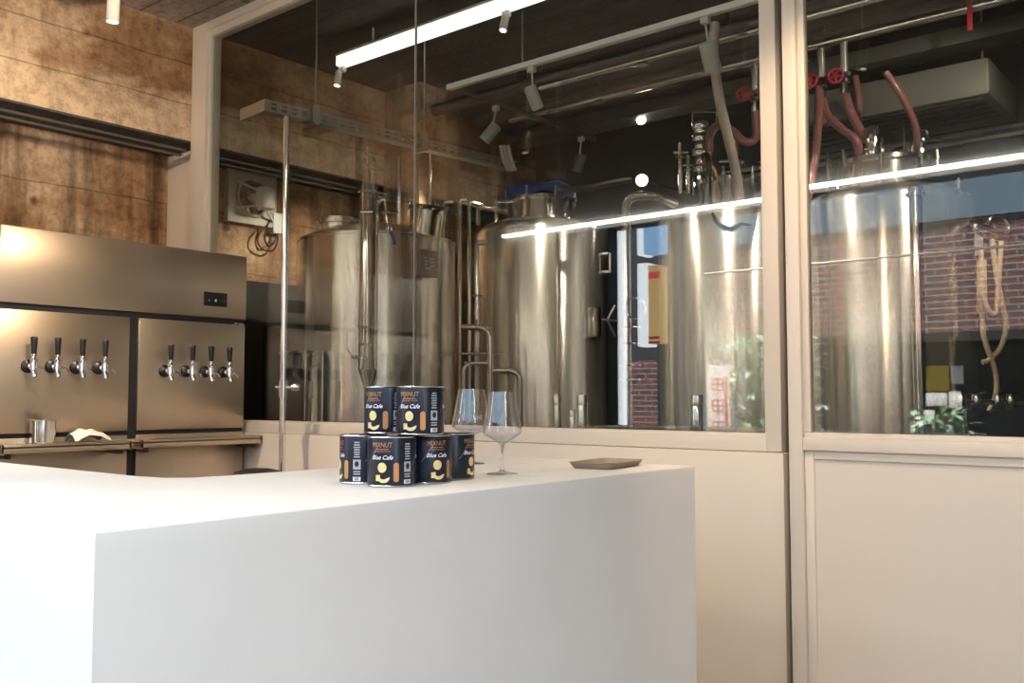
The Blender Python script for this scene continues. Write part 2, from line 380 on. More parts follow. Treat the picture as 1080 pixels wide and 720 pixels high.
# ================================================================== FRONT ROOM
# counter ------------------------------------------------------------------------
ZC = .96
poly = [(-1.26, .634), (-1.26, 2.275), (-1.945, 2.275), (-1.945, 1.30), (-1.955, 1.21), (-2.0, 1.165), (-2.09, 1.15), (-3.62, 1.15), (-3.62, .634)]
bc = thing('bar_counter', 'off-white L-shaped microcement bar counter', 'counter', (-1.6, 1.4, 0))
build(MB().prism(poly, 0, ZC-.03), 'body', M['mortar'], bc)
b = MB().prism(poly, ZC-.03, ZC)
bmesh.ops.bevel(b.bm, geom=[e for e in b.bm.edges if min(v_.co.z for v_ in e.verts) > ZC-.001], offset=.004, segments=3, affect='EDGES', profile=.5)
build(b, 'worktop', M['mortar'], bc)

# fridge ---------------------------------------------------------------------------
XF = -4.35
def fy(px, py=330): return atX(px, py, XF).y
def fz(py, px): return atX(px, py, XF).z
yL, yR = 1.73, 2.99
ztop = fz(236, 1); zs0 = fz(318, 0); zs1 = fz(325, 0)
fr = thing('tap_fridge', 'wide stainless steel upright fridge with beer taps on its doors', 'fridge', (XF-.4, 2.36, 0))
build(MB().bx(XF-.78, XF-.035, yL, yR, .08, ztop-.005, .004), 'cabinet', [M['fridge']], fr)
build(MB().bx(XF-.04, XF, yL, yR, zs0, ztop, .004), 'unit_cover', M['fridge'], fr)
b = MB().bx(XF-.04, XF-.012, yL+.005, yR-.004, .12, zs0); build(b, 'gasket', M['gasket'], fr)
yg0, yg1 = fy(137.5), fy(147)
zdb = .985
for (a, c) in ((yL, yg0), (yg1, yR-.006)):
    build(MB().bx(XF-.03, XF, a, c, zdb, zs1, .003), 'door', M['fridge'], fr)
    build(MB().bx(XF-.03, XF, a, c, .14, zdb-.02, .003), 'door', M['fridge'], fr)
y0, y1 = fy(215, 316), fy(239, 316); z0, z1 = fz(323, 227), fz(308.5, 227)
p = build(MB().bx(XF, XF+.006, y0, y1, z0, z1, .0015), 'display', M['black'], fr)
mi_ = emitter('display digits', (.5, .8, .9), .25)
for k, (yy, zz, ww, hh) in enumerate([(.2, .4, .005, .008), (.49, .42, .012, .014), (.85, .35, .006, .004)]):
    yc = y0+(y1-y0)*yy; zc = z0+(z1-z0)*zz
    build(MB().bx(XF+.006, XF+.0066, yc-ww/2, yc+ww/2, zc-hh/2, zc+hh/2), 'indicator', mi_, p)
for sx in (XF-.70, XF-.1):
    for yy in (yL+.08, yR-.08): build(MB().cyl((sx, yy, 0), (sx, yy, .09), .02), 'foot', M['dull'], fr)
b = MB().box((XF-.005, yR-.05, zs1+.004), (.03, .06, .006), bevel=.001); build(b, 'hinge', M['chrome'], fr)
# drip trays
def tray(ya, yb, zt_):
    b = MB(); xo = XF+.15
    b.bx(XF+.001, xo, ya, yb, zt_-.018, zt_-.012)                     # pan
    b.bx(xo-.012, xo, ya, yb, zt_-.04, zt_, .002); b.bx(XF+.001, XF+.012, ya, yb, zt_-.02, zt_, .002)
    b.bx(XF+.001, xo, ya, ya+.012, zt_-.045, zt_, .002); b.bx(XF+.001, xo, yb-.012, yb, zt_-.045, zt_, .002)
    for k in range(1, 6): b.bx(XF+.02*k+.008, XF+.02*k+.014, ya+.01, yb-.01, zt_-.008, zt_-.004)
    o_ = build(b, 'drip_tray', M['fridge'], fr)
    for yy in (ya+.03, yb-.05): build(MB().bx(XF+.001, xo-.02, yy, yy+.02, zt_-.062, zt_-.02, .002), 'bracket', M['black'], o_)
    return o_
ztr = atX(75, 466.5, XF+.15).z
tray(1.70, atX(139, 470, XF+.15).y, ztr)
tray(atX(149, 470, XF+.15).y, yR+.008, ztr+.002)

# beer taps ---------------------------------------------------------------------------
TG = 'beer taps on the fridge doors'
tp = proto('beer_tap', 'x', 'beer tap', TG)
b = MB().lathe([(0, 0), (.029, 0), (.031, .004), (.029, .014), (.022, .02), (.013, .024), (0, .024)], axis=(1, 0, 0), n=24); build(b, 'flange', M['black'], tp)
b = MB().cyl((.02, 0, 0), (.062, 0, 0), .011); b.lathe([(0, 0), (.016, 0), (.016, .012), (0, .012)], (.028, 0, 0), axis=(1, 0, 0), n=6)
b.cyl((.06, 0, -.016), (.06, 0, .02), .0155, .0135); b.lathe([(.0135, 0), (.0165, .004), (.0165, .009), (.010, .014), (.008, .018), (.008, .026), (.012, .028), (.012, .034), (0, .034)], (.06, 0, .018), n=20)
build(b, 'faucet_body', M['chrome'], tp)
b = MB().tube([(.06, 0, -.008), (.063, 0, -.02), (.071, 0, -.036), (.076, 0, -.05)], .0125, n=14, smooth=4, r_end=.0105); build(b, 'spout', M['chrome'], tp)
b = MB().tube([(.06, .004, -.002), (.064, .034, -.008), (.066, .046, -.026)], .005, n=8, smooth=4); build(b, 'creamer_lever', M['chrome'], tp)
b = MB().lathe([(0, 0), (.0105, 0), (.0115, .015), (.0145, .062), (.0155, .072), (.013, .078), (0, .078)], (.06, 0, .051), n=12); build(b, 'handle', M['black'], tp)
bases = [(29, 386), (54, 386.5), (80, 387.5), (104, 388), (173, 391), (196, 391.5), (215.5, 392), (235, 392.5)]
words = ['first black-handled tap from the left on the left fridge door', 'second black-handled tap from the left on the left fridge door', 'third black-handled tap from the left on the left fridge door', 'black-handled tap next to the gap on the left fridge door',
         'black-handled tap next to the gap on the right fridge door', 'second black-handled tap from the gap on the right fridge door', 'third black-handled tap from the gap on the right fridge door', 'black-handled tap nearest the right edge of the right fridge door']
for k, (px, py) in enumerate(bases):
    q = tp if k == 0 else copy_tree(tp); q.location = atX(px, py, XF) + V((.0005, 0, 0)); q['label'] = words[k]

# things on the drip tray
zt_ = ztr-.004
p = atZ(45, 470, zt_); p.x = XF+.072
c = thing('steel_cup', 'plain stainless steel cup on the left drip tray', 'cup', (p.x, atX(45, 460, p.x).y, zt_+.001))
pc = c.location
b = MB().lathe([(0, 0), (.05, 0), (.053, .003), (.053, .10), (.0555, .103), (.053, .105), (.051, .103), (.051, .006), (0, .006)], pc, 40); build(b, 'bowl', M['polish'], c)
# cloth: a folded lump
x = XF+.08; pc = atX(93, 464, x); pc.z = zt_+.001
b = MB(); bb = bmesh.new(); N = 22
grid = {}
for i in range(N+1):
    for j in range(N+1):
        u = i/N*2-1; v = j/N*2-1; r = min(1, (u*u+v*v)**.5*.75)
        h = .05*(1-r**2.6)*(1-.22*u)*(1+.07*math.sin(9*u+4*v)) + .004
        h = max(.002, h)
        grid[i, j] = bb.verts.new((v*.055, u*.082, h))
for i in range(N):
    for j in range(N): bb.faces.new((grid[i, j], grid[i+1, j], grid[i+1, j+1], grid[i, j+1]))
b._join(bb); bmesh.ops.solidify(b.bm, geom=list(b.bm.faces), thickness=.003); bmesh.ops.translate(b.bm, vec=pc, verts=b.bm.verts)
build(b, 'bar_towel', M['linen'], loc=pc, label='crumpled white cloth lying on the left drip tray', cat='cloth', ang=80)

# black bin behind the counter
p = atD(272, 494, 4.3); pc = V((p.x, p.y, 0))
bn = thing('waste_bin', 'round black bin top showing behind the counter below the right drip tray', 'bin', pc)
build(MB().lathe([(0, 0), (.085, 0), (.11, p.z-.05), (0, p.z-.05)], pc, 28), 'body', M['bin'], bn)
build(MB().lathe([(.113, p.z-.055), (.115, p.z-.04), (.10, p.z-.012), (.05, p.z), (0, p.z)], pc, 28), 'lid', M['bin'], bn)

# text wrapped round a cylinder ------------------------------------------------------
def text_mesh(s, size, shear=0.):
    cu = bpy.data.curves.new('tmp', 'FONT'); cu.body = s; cu.size = size; cu.shear = shear; cu.align_x = 'CENTER'; cu.align_y = 'CENTER'; cu.resolution_u = 2
    ob = bpy.data.objects.new('tmp', cu); C.objects.link(ob)
    dg = bpy.context.evaluated_depsgraph_get(); me = bpy.data.meshes.new_from_object(ob.evaluated_get(dg))
    bpy.data.objects.remove(ob); bpy.data.curves.remove(cu); return me
def wrap_shape(mb, me, R, ang, z, sx=1.0, dr=.0004, mi=0):
    """lay flat artwork (x,y) on a cylinder of radius R round +Z"""
    b = bmesh.new(); b.from_mesh(me)
    bmesh.ops.triangulate(b, faces=b.faces)
    for _ in range(2):
        lo = [e for e in b.edges if e.calc_length() > .006]
        if lo: bmesh.ops.subdivide_edges(b, edges=lo, cuts=1)
    for v in b.verts:
        a = ang+v.co.x*sx/R; v.co = V(((R+dr)*math.cos(a), (R+dr)*math.sin(a), z+v.co.y))
    mb._join(b, mi)
def poly_mesh(pts):
    b = bmesh.new(); b.faces.new([b.verts.new((x, y, 0)) for x, y in pts]); bmesh.ops.triangulate(b, faces=b.faces)
    bmesh.ops.subdivide_edges(b, edges=b.edges, cuts=2); me = bpy.data.meshes.new('p'); b.to_mesh(me); b.free(); return me
def blob(rx, ry, n=20, cx=0, cy=0, bend=0):
    return [(cx+rx*math.cos(2*PI*k/n), cy+ry*math.sin(2*PI*k/n)+bend*(rx*math.cos(2*PI*k/n))**2) for k in range(n)]
# snack cans ---------------------------------------------------------------------------
CR, CH = .0505, .103
CG = 'navy snack cans stacked on the counter'
cn = proto('snack_can', 'x', 'can', CG)
b = MB().lathe([(0, .002), (CR-.003, .002), (CR-.001, .0), (CR, .003), (CR, CH-.003), (CR-.001, CH-.001), (CR-.004, CH-.001), (CR-.005, CH-.004), (0, CH-.004)], n=56); build(b, 'body', M['navy'], cn)
for z_ in (.0025, CH-.002): build(MB().torus((0, 0, z_), CR-.0006, .0015, n=48, m=6), 'rim', M['tin'], cn)
K = CR/.0415
def ws(mi, me, a, z, sx=1.0, dr=.0004):
    m2 = me.copy()
    for v_ in m2.vertices: v_.co *= K
    wrap_shape(pr_, m2, CR, a, z*CH/.0855, sx, dr, mi)
tm = text_mesh('MIXNUT', .0118); tm2 = text_mesh('Blue Cafe', .0098, .3); tm3 = text_mesh('ASSORTED NUTS', .004)
pill = poly_mesh([(.0046*math.cos(a), (.0115 if math.sin(a) > 0 else -.0115)+.0046*math.sin(a)) for a in [2*PI*k/24 for k in range(24)]])
nut1 = poly_mesh(blob(.0078, .0085)); nut2 = poly_mesh([(.011*math.cos(a)*(1 if k < 13 else .55), .009*math.sin(a)*(1 if k < 13 else .35)) for k, a in enumerate([PI*1.02*j/12+PI for j in range(13)]+[PI*2-PI*j/8 for j in range(1, 8)])])
rect = lambda w_, h_: poly_mesh([(-w_, -h_), (w_, -h_), (w_, h_), (-w_, h_)])
slash = poly_mesh([(-.0105, -.013), (-.0100, -.0132), (.0105, .0147), (.0100, .0149)])
pr_ = MB(); gd, wh, nu, gy, dk = range(5)
for k in range(3):
    a = k*2*PI/3
    ws(gd, tm, a, .0705, .8); ws(gd, rect(.012, .0006), a, .0635); ws(gd, tm3, a, .0595)
    ws(wh, tm2, a, .0495, 1.0); ws(wh, tm2, a+.006, .0498, 1.0, .0003); ws(wh, tm2, a-.006, .0493, 1.0, .0002)
    ws(nu, nut1, a+.02, .033); ws(nu, nut2, a+.08, .0165); ws(nu, rect(.004, .005), a-.16, .0155)
    ws(gd, pill, a+.60, .025, 1.0, .0006); ws(gy, slash, a-.42, .052)
    if k < 2:
        for q_ in range(7): ws(gy, rect(.0062, .0011), a+1.1, .0725-.0042*q_, .75+.25*((q_*37) % 5)/5)
        ws(gy, rect(.0068, .0085), a+1.1, .034); ws(dk, poly_mesh(blob(.0038, .005)), a+1.1, .035, 1, .0008)
        for q_ in range(2): ws(gy, rect(.0062, .0011), a+1.1, .0215-.004*q_)
        ws(wh, rect(.0068, .0035), a+1.1, .009)
        for q_ in range(7): ws(dk, rect(.0003, .0025), a+1.02+.027*q_, .0092, 1, .0008)
build(pr_, 'printed_label', [M['gold'], M['print_white'], M['nut'], M['print_grey'], M['black']], cn)
def cam_ang(p): return math.atan2(-p.y, -p.x)
Bp = atZ(413, 511.5, ZC); 
def place_can(q, p, z, rot, lab):
    q.location = (p.x, p.y, z); q.rotation_euler = (0, 0, cam_ang(p)+rot); q['label'] = lab
dia = 2*CR+.0012
ctr = [Bp]
def next_to(p, px):     # another can touching p, on the bearing of column px
    d = _ray(px, 505); d = V((d.x, d.y)).normalized(); P = V((p.x, p.y)); tb = P.dot(d); disc = tb*tb-(P.length_squared-dia*dia); t_ = tb+math.sqrt(max(0, disc))
    return V((d.x*t_, d.y*t_, 0))
Cp = next_to(Bp, 451.5); Dp = next_to(Cp, 476.5); Ap = next_to(Bp, 383)
place_can(cn, Bp, ZC, -.42, 'navy snack can at the front of the bottom layer, nearest the counter edge')
for P_, r_, l_ in ((Cp, .38, 'bottom navy snack can between the front can and the rightmost can'), (Dp, 1.0, 'bottom navy snack can at the right, nearest the wine glasses'), (Ap, -1.37, 'bottom navy snack can at the left, its grey small print facing out')):
    place_can(copy_tree(cn), P_, ZC, r_, l_)
d_ = _ray(443, 505); Fp = V((d_.x, d_.y, 0)).normalized()*(V((Bp.x, Bp.y, 0)).length+.03)
Ep = next_to(Fp, 408)
place_can(copy_tree(cn), Ep, ZC+CH+.0005, -.68, 'navy snack can on the left of the top layer')
place_can(copy_tree(cn), Fp, ZC+CH+.0005, -.5, 'navy snack can on the right of the top layer')

# wine glasses -----------------------------------------------------------------------
def wine_glass(px, py, lab, logo):
    p = atZ(px, py, ZC); p.z = ZC+.0005
    D = p.x*FW.x+p.y*FW.y; s = D/_f          # metres per picture unit there
    H = 86*s if not logo else 78*s
    g_ = thing('wine_glass', lab, 'wine glass', p, 'wine glasses on the counter')
    foot = .0375
    b = MB().lathe([(0, 0), (foot, 0), (foot+.0004, .0012), (foot-.002, .0022), (.012, .005), (.005, .009), (0, .009)], p, 48); build(b, 'foot', M['wine'], g_)
    zb_ = H*.36
    b = MB().lathe([(0, .007), (.006, .008), (.0036, .02), (.0034, zb_-.012), (.006, zb_-.001), (0, zb_)], p, 20); build(b, 'stem', M['glass'], g_)
    rm, rt = 20.5*s, 14.2*s
    out = [(.003, zb_-.002), (.018, zb_+.008), (rm*.93, zb_+.024), (rm, zb_+.036), (rm*.985, zb_+.048), (rm*.9, zb_+.3*(H-zb_)+.03), (rt*1.06, H-.012), (rt, H)]
    # smooth the profile
    pr = []
    E = [out[0]]+out+[out[-1]]
    for i in range(1, len(E)-2):
        for k in range(5):
            t_ = k/5; q = []
            for j in (0, 1):
                a, b_, c_, d_ = (E[i-1][j], E[i][j], E[i+1][j], E[i+2][j])
                q.append(.5*(2*b_+(c_-a)*t_+(2*a-5*b_+4*c_-d_)*t_*t_+(3*b_-a-3*c_+d_)*t_**3))
            pr.append(tuple(q))
    pr.append(out[-1])
    inn = [(max(0, r-.0011), z+.0006) for r, z in pr][::-1]
    b = MB().lathe([(0, pr[0][1])]+pr+[(rt-.0005, H+.0004)]+inn+[(0, inn[-1][1]+.001)], p, 64); bw = build(b, 'bowl', M['wine'], g_)
    if logo:
        R = rm*.86; a = cam_ang(p)+.42; b = MB()
        t1 = text_mesh('THE', .017); t2 = text_mesh('TAP', .008)
        for me, zz in ((t1, .62), ):
            bb = MB(); wrap_shape(bb, me, R, a, H*zz, .8, .0009)
            bmesh.ops.translate(bb.bm, vec=p, verts=bb.bm.verts); m_ = bpy.data.meshes.new('x'); bb.bm.to_mesh(m_); b.bm.from_mesh(m_); bb.bm.free()
        build(b, 'printed_logo', M['print_white'], bw)
    return p
wine_glass(497, 489, 'stemmed wine glass with white printed letters, behind the other, beside the cans', True)
pg = wine_glass(529.5, 500, 'clear stemmed wine glass standing nearer the counter edge', False)
# clear sheet and tray on the counter
p = atZ(556, 499, ZC)
b = MB().box((p.x, p.y, ZC+.0008), (.09, .12, .001), Matrix.Rotation(.5, 3, 'Z'), bevel=.0003); build(b, 'paper_card', M['paper'], loc=(p.x, p.y, ZC), label='thin white card lying on the counter right of the wine glasses', cat='card')
p = atZ(640, 492.3, ZC); p.z = ZC
rz = Matrix.Rotation(math.radians(8), 3, 'Z')
b = MB(); bb = bmesh.new()
def rr(w_, l_, r_, z, n=6):
    o_ = []
    for cx, cy, a0 in ((1, 1, 0), (-1, 1, PI/2), (-1, -1, PI), (1, -1, 1.5*PI)):
        for k in range(n+1):
            a = a0+PI/2*k/n; o_.append(V((cx*(w_/2-r_)+r_*math.cos(a), cy*(l_/2-r_)+r_*math.sin(a), z)))
    return o_
rings = [[bb.verts.new(rz @ q + p) for q in rr(*a)] for a in ((.10, .19, .012, .0005), (.125, .215, .02, .016), (.13, .22, .02, .0165), (.122, .212, .018, .0165), (.10, .19, .012, .005))]
for a, d_ in zip(rings, rings[1:]):
    for k in range(len(a)): bb.faces.new((a[k], a[(k+1) % len(a)], d_[(k+1) % len(a)], d_[k]))
bb.faces.new(rings[0]); bb.faces.new(rings[-1]); b._join(bb)
build(b, 'cash_tray', M['tray'], loc=p, label='small brown rectangular tray near the right end of the counter', cat='tray')

# conduits under the beam -------------------------------------------------------------
for k, (pa, pb, lab) in enumerate((((0, 117), (187, 154.9), 'upper of two thin grey conduits under the concrete beam'), ((0, 123.5), (187, 161.7), 'lower of two thin grey conduits under the concrete beam'))):
    Xc = XB-.06-.05*k; z = (atX(*pa, Xc).z+atX(*pb, Xc).z)/2
    z = min(z, zb-.022)
    build(MB().cyl((Xc, .4, z), (Xc, G-.025, z), .009, n=12), 'conduit', M['dull'], loc=(Xc, 1.7, z), label=lab, cat='conduit', group='conduits under the beam')

# ------------------------------------------------------------------ lamps
def spot_light(parent, loc, aim, energy, col, size=55, blend=.5, rad=.03):
    L = bpy.data.lights.new('spot_beam', 'SPOT'); L.energy = energy; L.color = col; L.spot_size = math.radians(size); L.spot_blend = blend; L.shadow_soft_size = rad
    o_ = bpy.data.objects.new('spot_beam', L); C.objects.link(o_); o_.parent = parent
    o_.location = V(loc)-_off[parent.name]; o_.rotation_euler = (V(aim)-V(loc)).to_track_quat('-Z', 'Y').to_euler(); return o_
WARM = (1, .76, .50)
def track_spot(top, head_c, axis, L, r, lab, m_head, group, energy, col, size=60, lampmat='lamp', stem_m='white'):
    """top: point on the track; head_c: centre of the cylinder; axis: the way it shines"""
    top = V(top); head_c = V(head_c); ax = V(axis).normalized()
    s = thing('track_spotlight', lab, 'spotlight', top, group)
    build(MB().box(top-V((0, 0, .018)), (.045, .03, .034), bevel=.004), 'adapter', M[stem_m], s)
    build(MB().cyl(top-V((0, 0, .03)), head_c-ax*L*.1+V((0, 0, r*.6)), .006, n=10), 'stem', M[stem_m], s)
    a0 = head_c-ax*L/2; b = MB().lathe([(0, 0), (r*.9, 0), (r, .006), (r, L-.002), (r*.94, L), (r*.86, L-.004), (r*.8, L-.03), (0, L-.03)], a0, 28, axis=ax)
    h = build(b, 'lamp_head', M[m_head], s)
    build(MB().cyl(a0+ax*(L-.0285), a0+ax*(L-.025), r*.78, n=24), 'lens', M[lampmat], h)
    spot_light(s, a0+ax*(L+.012), a0+ax*(L+1), energy, col, size)
    return s
# front room track, above the top of the picture, with its heads
zt2 = 3.02; YT = 1.78
build(MB().bx(-4.6, 1.8, YT-.018, YT+.018, zt2, zt2+.035, .002).bx(-4.605, -4.595, YT-.01, YT+.01, zt2, CEIL).bx(1.6, 1.61, YT-.01, YT+.01, zt2, CEIL), 'lighting_track', M['white'], loc=(-1.4, YT, zt2), label='white lighting track over the bar counter', cat='lighting track')
p = atY(119.5, 6, YT)
FS = [(p.x, (-.06, 0, -1), 90, 95, 'cream cylinder spotlight hanging in front of the concrete beam'), 
      (-2.1, (-1, -.02, -.42), 60, 75, 'added unseen cream spotlight above the middle of the bar counter'), (-1.45, (-.1, .05, -1), 30, 80, 'added unseen cream spotlight above the right edge of the bar counter'), (-.7, (-.3, .9, -1), 60, 80, 'added unseen cream spotlight above the sliding door side')]  # these heads are out of view, added to light fridge side, counter and sill
for k, (x, aim, e_, sz, lab) in enumerate(FS):
    track_spot((x, YT, zt2), V((x, YT, p.z)), aim, .13, .0235, lab, 'soap', 'spotlights over the bar', e_, WARM, sz)

track_spot((-3.9, .95, CEIL), (-3.9, .95, 2.68), (-1, .5, .08), .13, .0235, 'added unseen spotlight washing the concrete beam', 'soap', 'spotlights over the bar', 58, WARM, 95)  # lamp out of view, added to brighten the beam face
# ================================================================== BREW ROOM
def tank_shell(P, r, z0, zsh, dome, neck_r, zneck):
    pr = [(0, z0-.12), (r*.3, z0-.1), (r*.8, z0-.02), (r, z0+.06)]
    pr += [(r, zsh)]
    for k in range(1, 9):
        a = k/8*PI/2; pr.append((r-(r-neck_r)*(1-math.cos(a)), zsh+dome*math.sin(a)))
    pr += [(neck_r, zneck), (0, zneck)]
    return MB().lathe(pr, (P.x, P.y, 0), 72)
def tri_clamp(b, c, axis, R=.03):
    b.torus(c, R, .006, axis, 20, 8); ax = V(axis).normalized(); side = ax.orthogonal().normalized()
    b.cyl(V(c)+side*R, V(c)+side*(R+.03), .004, n=8); b.box(V(c)+side*(R+.034), (.016, .012, .012), bevel=.003); return b
def legs(root, P, r, z0):
    for k in range(4):
        a = PI/4+k*PI/2; q = V((P.x+r*.8*math.cos(a), P.y+r*.8*math.sin(a), 0))
        build(MB().cyl(q, q+V((0, 0, z0+.05)), .03, n=16).cyl(q, q+V((0, 0, .012)), .05, n=20), 'leg', M['tank'], root)

# --- kettle (left-hand vessel)
T1 = atD(397, 330, 5.8); r1 = 83*5.8/1001; z1s = atD(397, 258, 5.8).z
k1 = thing('brew_kettle', 'wide stainless brewing kettle with low cone top, leftmost vessel behind the glass', 'brewing vessel', (T1.x, T1.y, 0))
b = MB().lathe([(0, .5), (r1*.85, .55), (r1, .62), (r1, z1s-.012), (r1+.006, z1s-.008), (r1+.006, z1s+.004), (r1-.01, z1s+.012), (r1*.72, z1s+.07), (r1*.35, z1s+.11), (0, z1s+.12)], (T1.x, T1.y, 0), 80)
build(b, 'shell', M['tank'], k1); legs(k1, T1, r1, .6)
q = atD(358, 246, 5.62)
b = MB().lathe([(.115, -.05), (.118, .0), (.135, .004), (.135, .02), (.118, .024), (.118, .04), (0, .05)], (q.x, q.y, z1s+.085), 40); build(b, 'manway', M['tank'], k1)
q2 = atD(450, 233, 5.55); ax = V((.28, -.12, .95))
b = MB().lathe([(.10, -.09), (.10, .055), (.122, .058), (.122, .078), (.11, .082), (.105, .09), (0, .1)], q2, 40, axis=ax); mw = build(b, 'lid_port', M['polish'], k1)
for k in range(4):
    b = MB(); a = k*PI/2+.4; rot_ = V((0, 0, 1)).rotation_difference(ax.normalized()); e = q2+rot_@V((.118*math.cos(a), .118*math.sin(a), .065)); b.cyl(e-rot_@V((0, 0, .05)), e+rot_@V((0, 0, .04)), .007, n=8); b.box(e+rot_@V((0, 0, .03)), (.022, .022, .014), bevel=.003)
    build(b, 'swing_bolt', M['polish'], mw)
# plate
ra = T1+V((0, 0, 0)); pp_ = atD(461, 277, 5.35)
dv = V((pp_.x-T1.x, pp_.y-T1.y, 0)).normalized(); yaw = math.atan2(dv.y, dv.x); rot = Matrix.Rotation(yaw, 3, 'Z')
pc = V((T1.x, T1.y, 0))+dv*(r1+.02); pc.z = atD(461, 277, 5.4).z
b = MB().box(pc, (.03, .15, .155), rot, bevel=.004); pl = build(b, 'control_plate', M['dull'], k1)
b = MB()
for k, (yy, zz, ww) in enumerate([(-.015, .03, .022), (.03, .027, .03), (-.01, .012, .016), (.033, .008, .026), (-.01, -.008, .016), (.033, -.014, .026), (-.005, -.03, .02), (.02, -.031, .016)]):
    b.box(pc+rot@V((.0155, yy, zz)), (.002, ww, .007), rot)
build(b, 'plate_lettering', M['print_white'], pl)
build(MB().box(pc+rot@V((.022, -.062, 0)), (.014, .012, .13), rot, bevel=.003), 'plate_handle', M['dull'], pl)
# ring seam on the shell
# --- tall hop/sight column in front of the kettle
Ts = atD(388.5, 330, 5.02); rs = 10.3*5.02/1001
hb = thing('separator_vessel', 'slim vertical stainless column with cone bottom in front of the kettle', 'pipe vessel', (Ts.x, Ts.y, .9))
zz_ = lambda y: atD(388, y, 5.02).z
b = MB().lathe([(.012, zz_(440)), (.013, zz_(415)), (rs, zz_(391)), (rs+.003, zz_(390)), (rs, zz_(389)), (rs, zz_(262)), (rs, zz_(205)), (rs*.8, zz_(196)), (rs*.55, zz_(182)), (.02, zz_(176)), (0, zz_(176))], (Ts.x, Ts.y, 0), 36)
build(b, 'column_body', M['polish'], hb)
b = MB()
sd = RT
o_ = V((Ts.x, Ts.y, 0))
build(tri_clamp(MB(), o_+V((0, 0, zz_(203))), (0, 0, 1), rs+.004), 'clamp', M['polish'], hb); tri_clamp(b, o_+V((0, 0, zz_(178))), (0, 0, 1), .03)
b.cyl(o_+V((0, 0, zz_(178))), o_+V((0, 0, zz_(164))), .018, .012, n=16); b.cyl(o_+sd*-.03+V((0, 0, zz_(160))), o_+sd*.03+V((0, 0, zz_(170))), .008, n=10)
b.cyl(o_+sd*-.035+V((0, 0, zz_(168))), o_+sd*-.008+V((0, 0, zz_(172))), .012, n=10)
build(b, 'top_valve', M['polish'], hb)
fr_ = -FW*.065
b = MB().cyl(o_+fr_+sd*.004+V((0, 0, zz_(378))), o_+fr_+sd*-.0+V((0, 0, zz_(158))), .008, n=12)
b.cyl(o_+fr_-sd*.016+V((0, 0, zz_(372))), o_+fr_+sd*.0+V((0, 0, zz_(215))), .004, n=10)
for y in (346, 364, 226): b.cyl(o_+fr_*1.15-sd*.035+V((0, 0, zz_(y))), o_+fr_*1.15+sd*.03+V((0, 0, zz_(y))), .007, n=10); b.cyl(o_+fr_*1.15+V((0, 0, zz_(y))), o_+V((0, 0, zz_(y))), .007, n=8)
b.elbow_pipe([o_+fr_-sd*.1+V((0, 0, zz_(352))), o_+fr_-sd*.1+V((0, 0, zz_(370))), o_+fr_-sd*.06+V((0, 0, zz_(377))), o_+fr_+V((0, 0, zz_(378)))], .005, .02)
b.box(o_+fr_-sd*.06+V((0, 0, zz_(377))), (.045, .02, .022), bevel=.004); b.cyl(o_+fr_-sd*.03+V((0, 0, zz_(388))), o_+fr_-sd*.02+V((0, 0, zz_(375))), .008, n=10)
build(b, 'sight_tube', M['polish'], hb)
# bracket back to the kettle
for y in (345, 366):
    tdir = (V((T1.x, T1.y, 0))-o_).normalized(); dist = (V((T1.x, T1.y, 0))-o_).length-r1
    build(MB().box(o_+tdir*(rs+dist)/2+V((0, 0, zz_(y))), (dist-rs+.01, .02, .02), Matrix.Rotation(math.atan2(tdir.y, tdir.x), 3, 'Z'), bevel=.002), 'bracket', M['dull'], hb)
b = MB(); e = o_+sd*.075
b.elbow_pipe([o_+sd*.03+V((0, 0, zz_(215))), e+sd*.01+V((0, 0, zz_(208))), e+sd*.02+V((0, 0, zz_(228))), e+sd*.035+V((0, 0, zz_(244)))], .014, .03)
tri_clamp(b, e+sd*.016+V((0, 0, zz_(224))), (0, 0, 1), .024); tri_clamp(b, o_+sd*.05+V((0, 0, zz_(212))), sd, .022); b.box(e+sd*.03+V((0, 0, zz_(240))), (.035, .035, .05), bevel=.008)
hv = build(b, 'side_valve', M['polish'], hb)
build(MB().tube([e+sd*.03+V((0, 0, zz_(240))), e+sd*.055+V((0, 0, zz_(250))), e+sd*.06+V((0, 0, zz_(258)))], .010, smooth=3), 'valve_handle', M['blue'], hv)

# --- fermenters
TZ = 2.22
def fermenter(px, rpx, D, lab, neck, z_sh, lid_m='polish'):
    P = atD(px, 330, D); r = rpx*D/1001
    f = thing('fermentation_tank', lab, 'fermentation tank', (P.x, P.y, 0), 'fermentation tanks behind the glass')
    build(tank_shell(P, r, .75, z_sh, .1, neck, z_sh+.11), 'shell', M['tank'], f); legs(f, P, r, .7)
    b = MB().lathe([(neck+.03, z_sh+.095), (neck+.03, z_sh+.115), (neck, z_sh+.12), (neck, z_sh+.235), (neck+.025, z_sh+.237), (neck+.025, z_sh+.26), (neck, z_sh+.265), (neck*.8, z_sh+.29), (neck*.3, z_sh+.31), (0, z_sh+.312)], (P.x, P.y, 0), 56)
    nk = build(b, 'neck', M[lid_m], f)
    for k in range(8):
        b = MB(); a = k*PI/4+.3; e = V((P.x+(neck+.03)*math.cos(a), P.y+(neck+.03)*math.sin(a), z_sh+.2)); b.cyl(e, e+V((0, 0, .1)), .008, n=8); b.cyl(e+V((0, 0, .062)), e+V((0, 0, .08)), .014, n=6); b.cyl(e+V((0, 0, .095)), e+V((0, 0, .115)), .01, n=8)
        build(b, 'clamp_bolt', M['polish'], nk)
    return f, P, r
f2, T2, r2 = fermenter(570, 70, 6.43, 'stainless fermentation tank with blue covered lid, second vessel from the left', .22, 2.23)
f3, T3, r3 = fermenter(772, 77, 5.85, 'stainless fermentation tank with valve cluster on top, left of the white post', .2, 2.22)
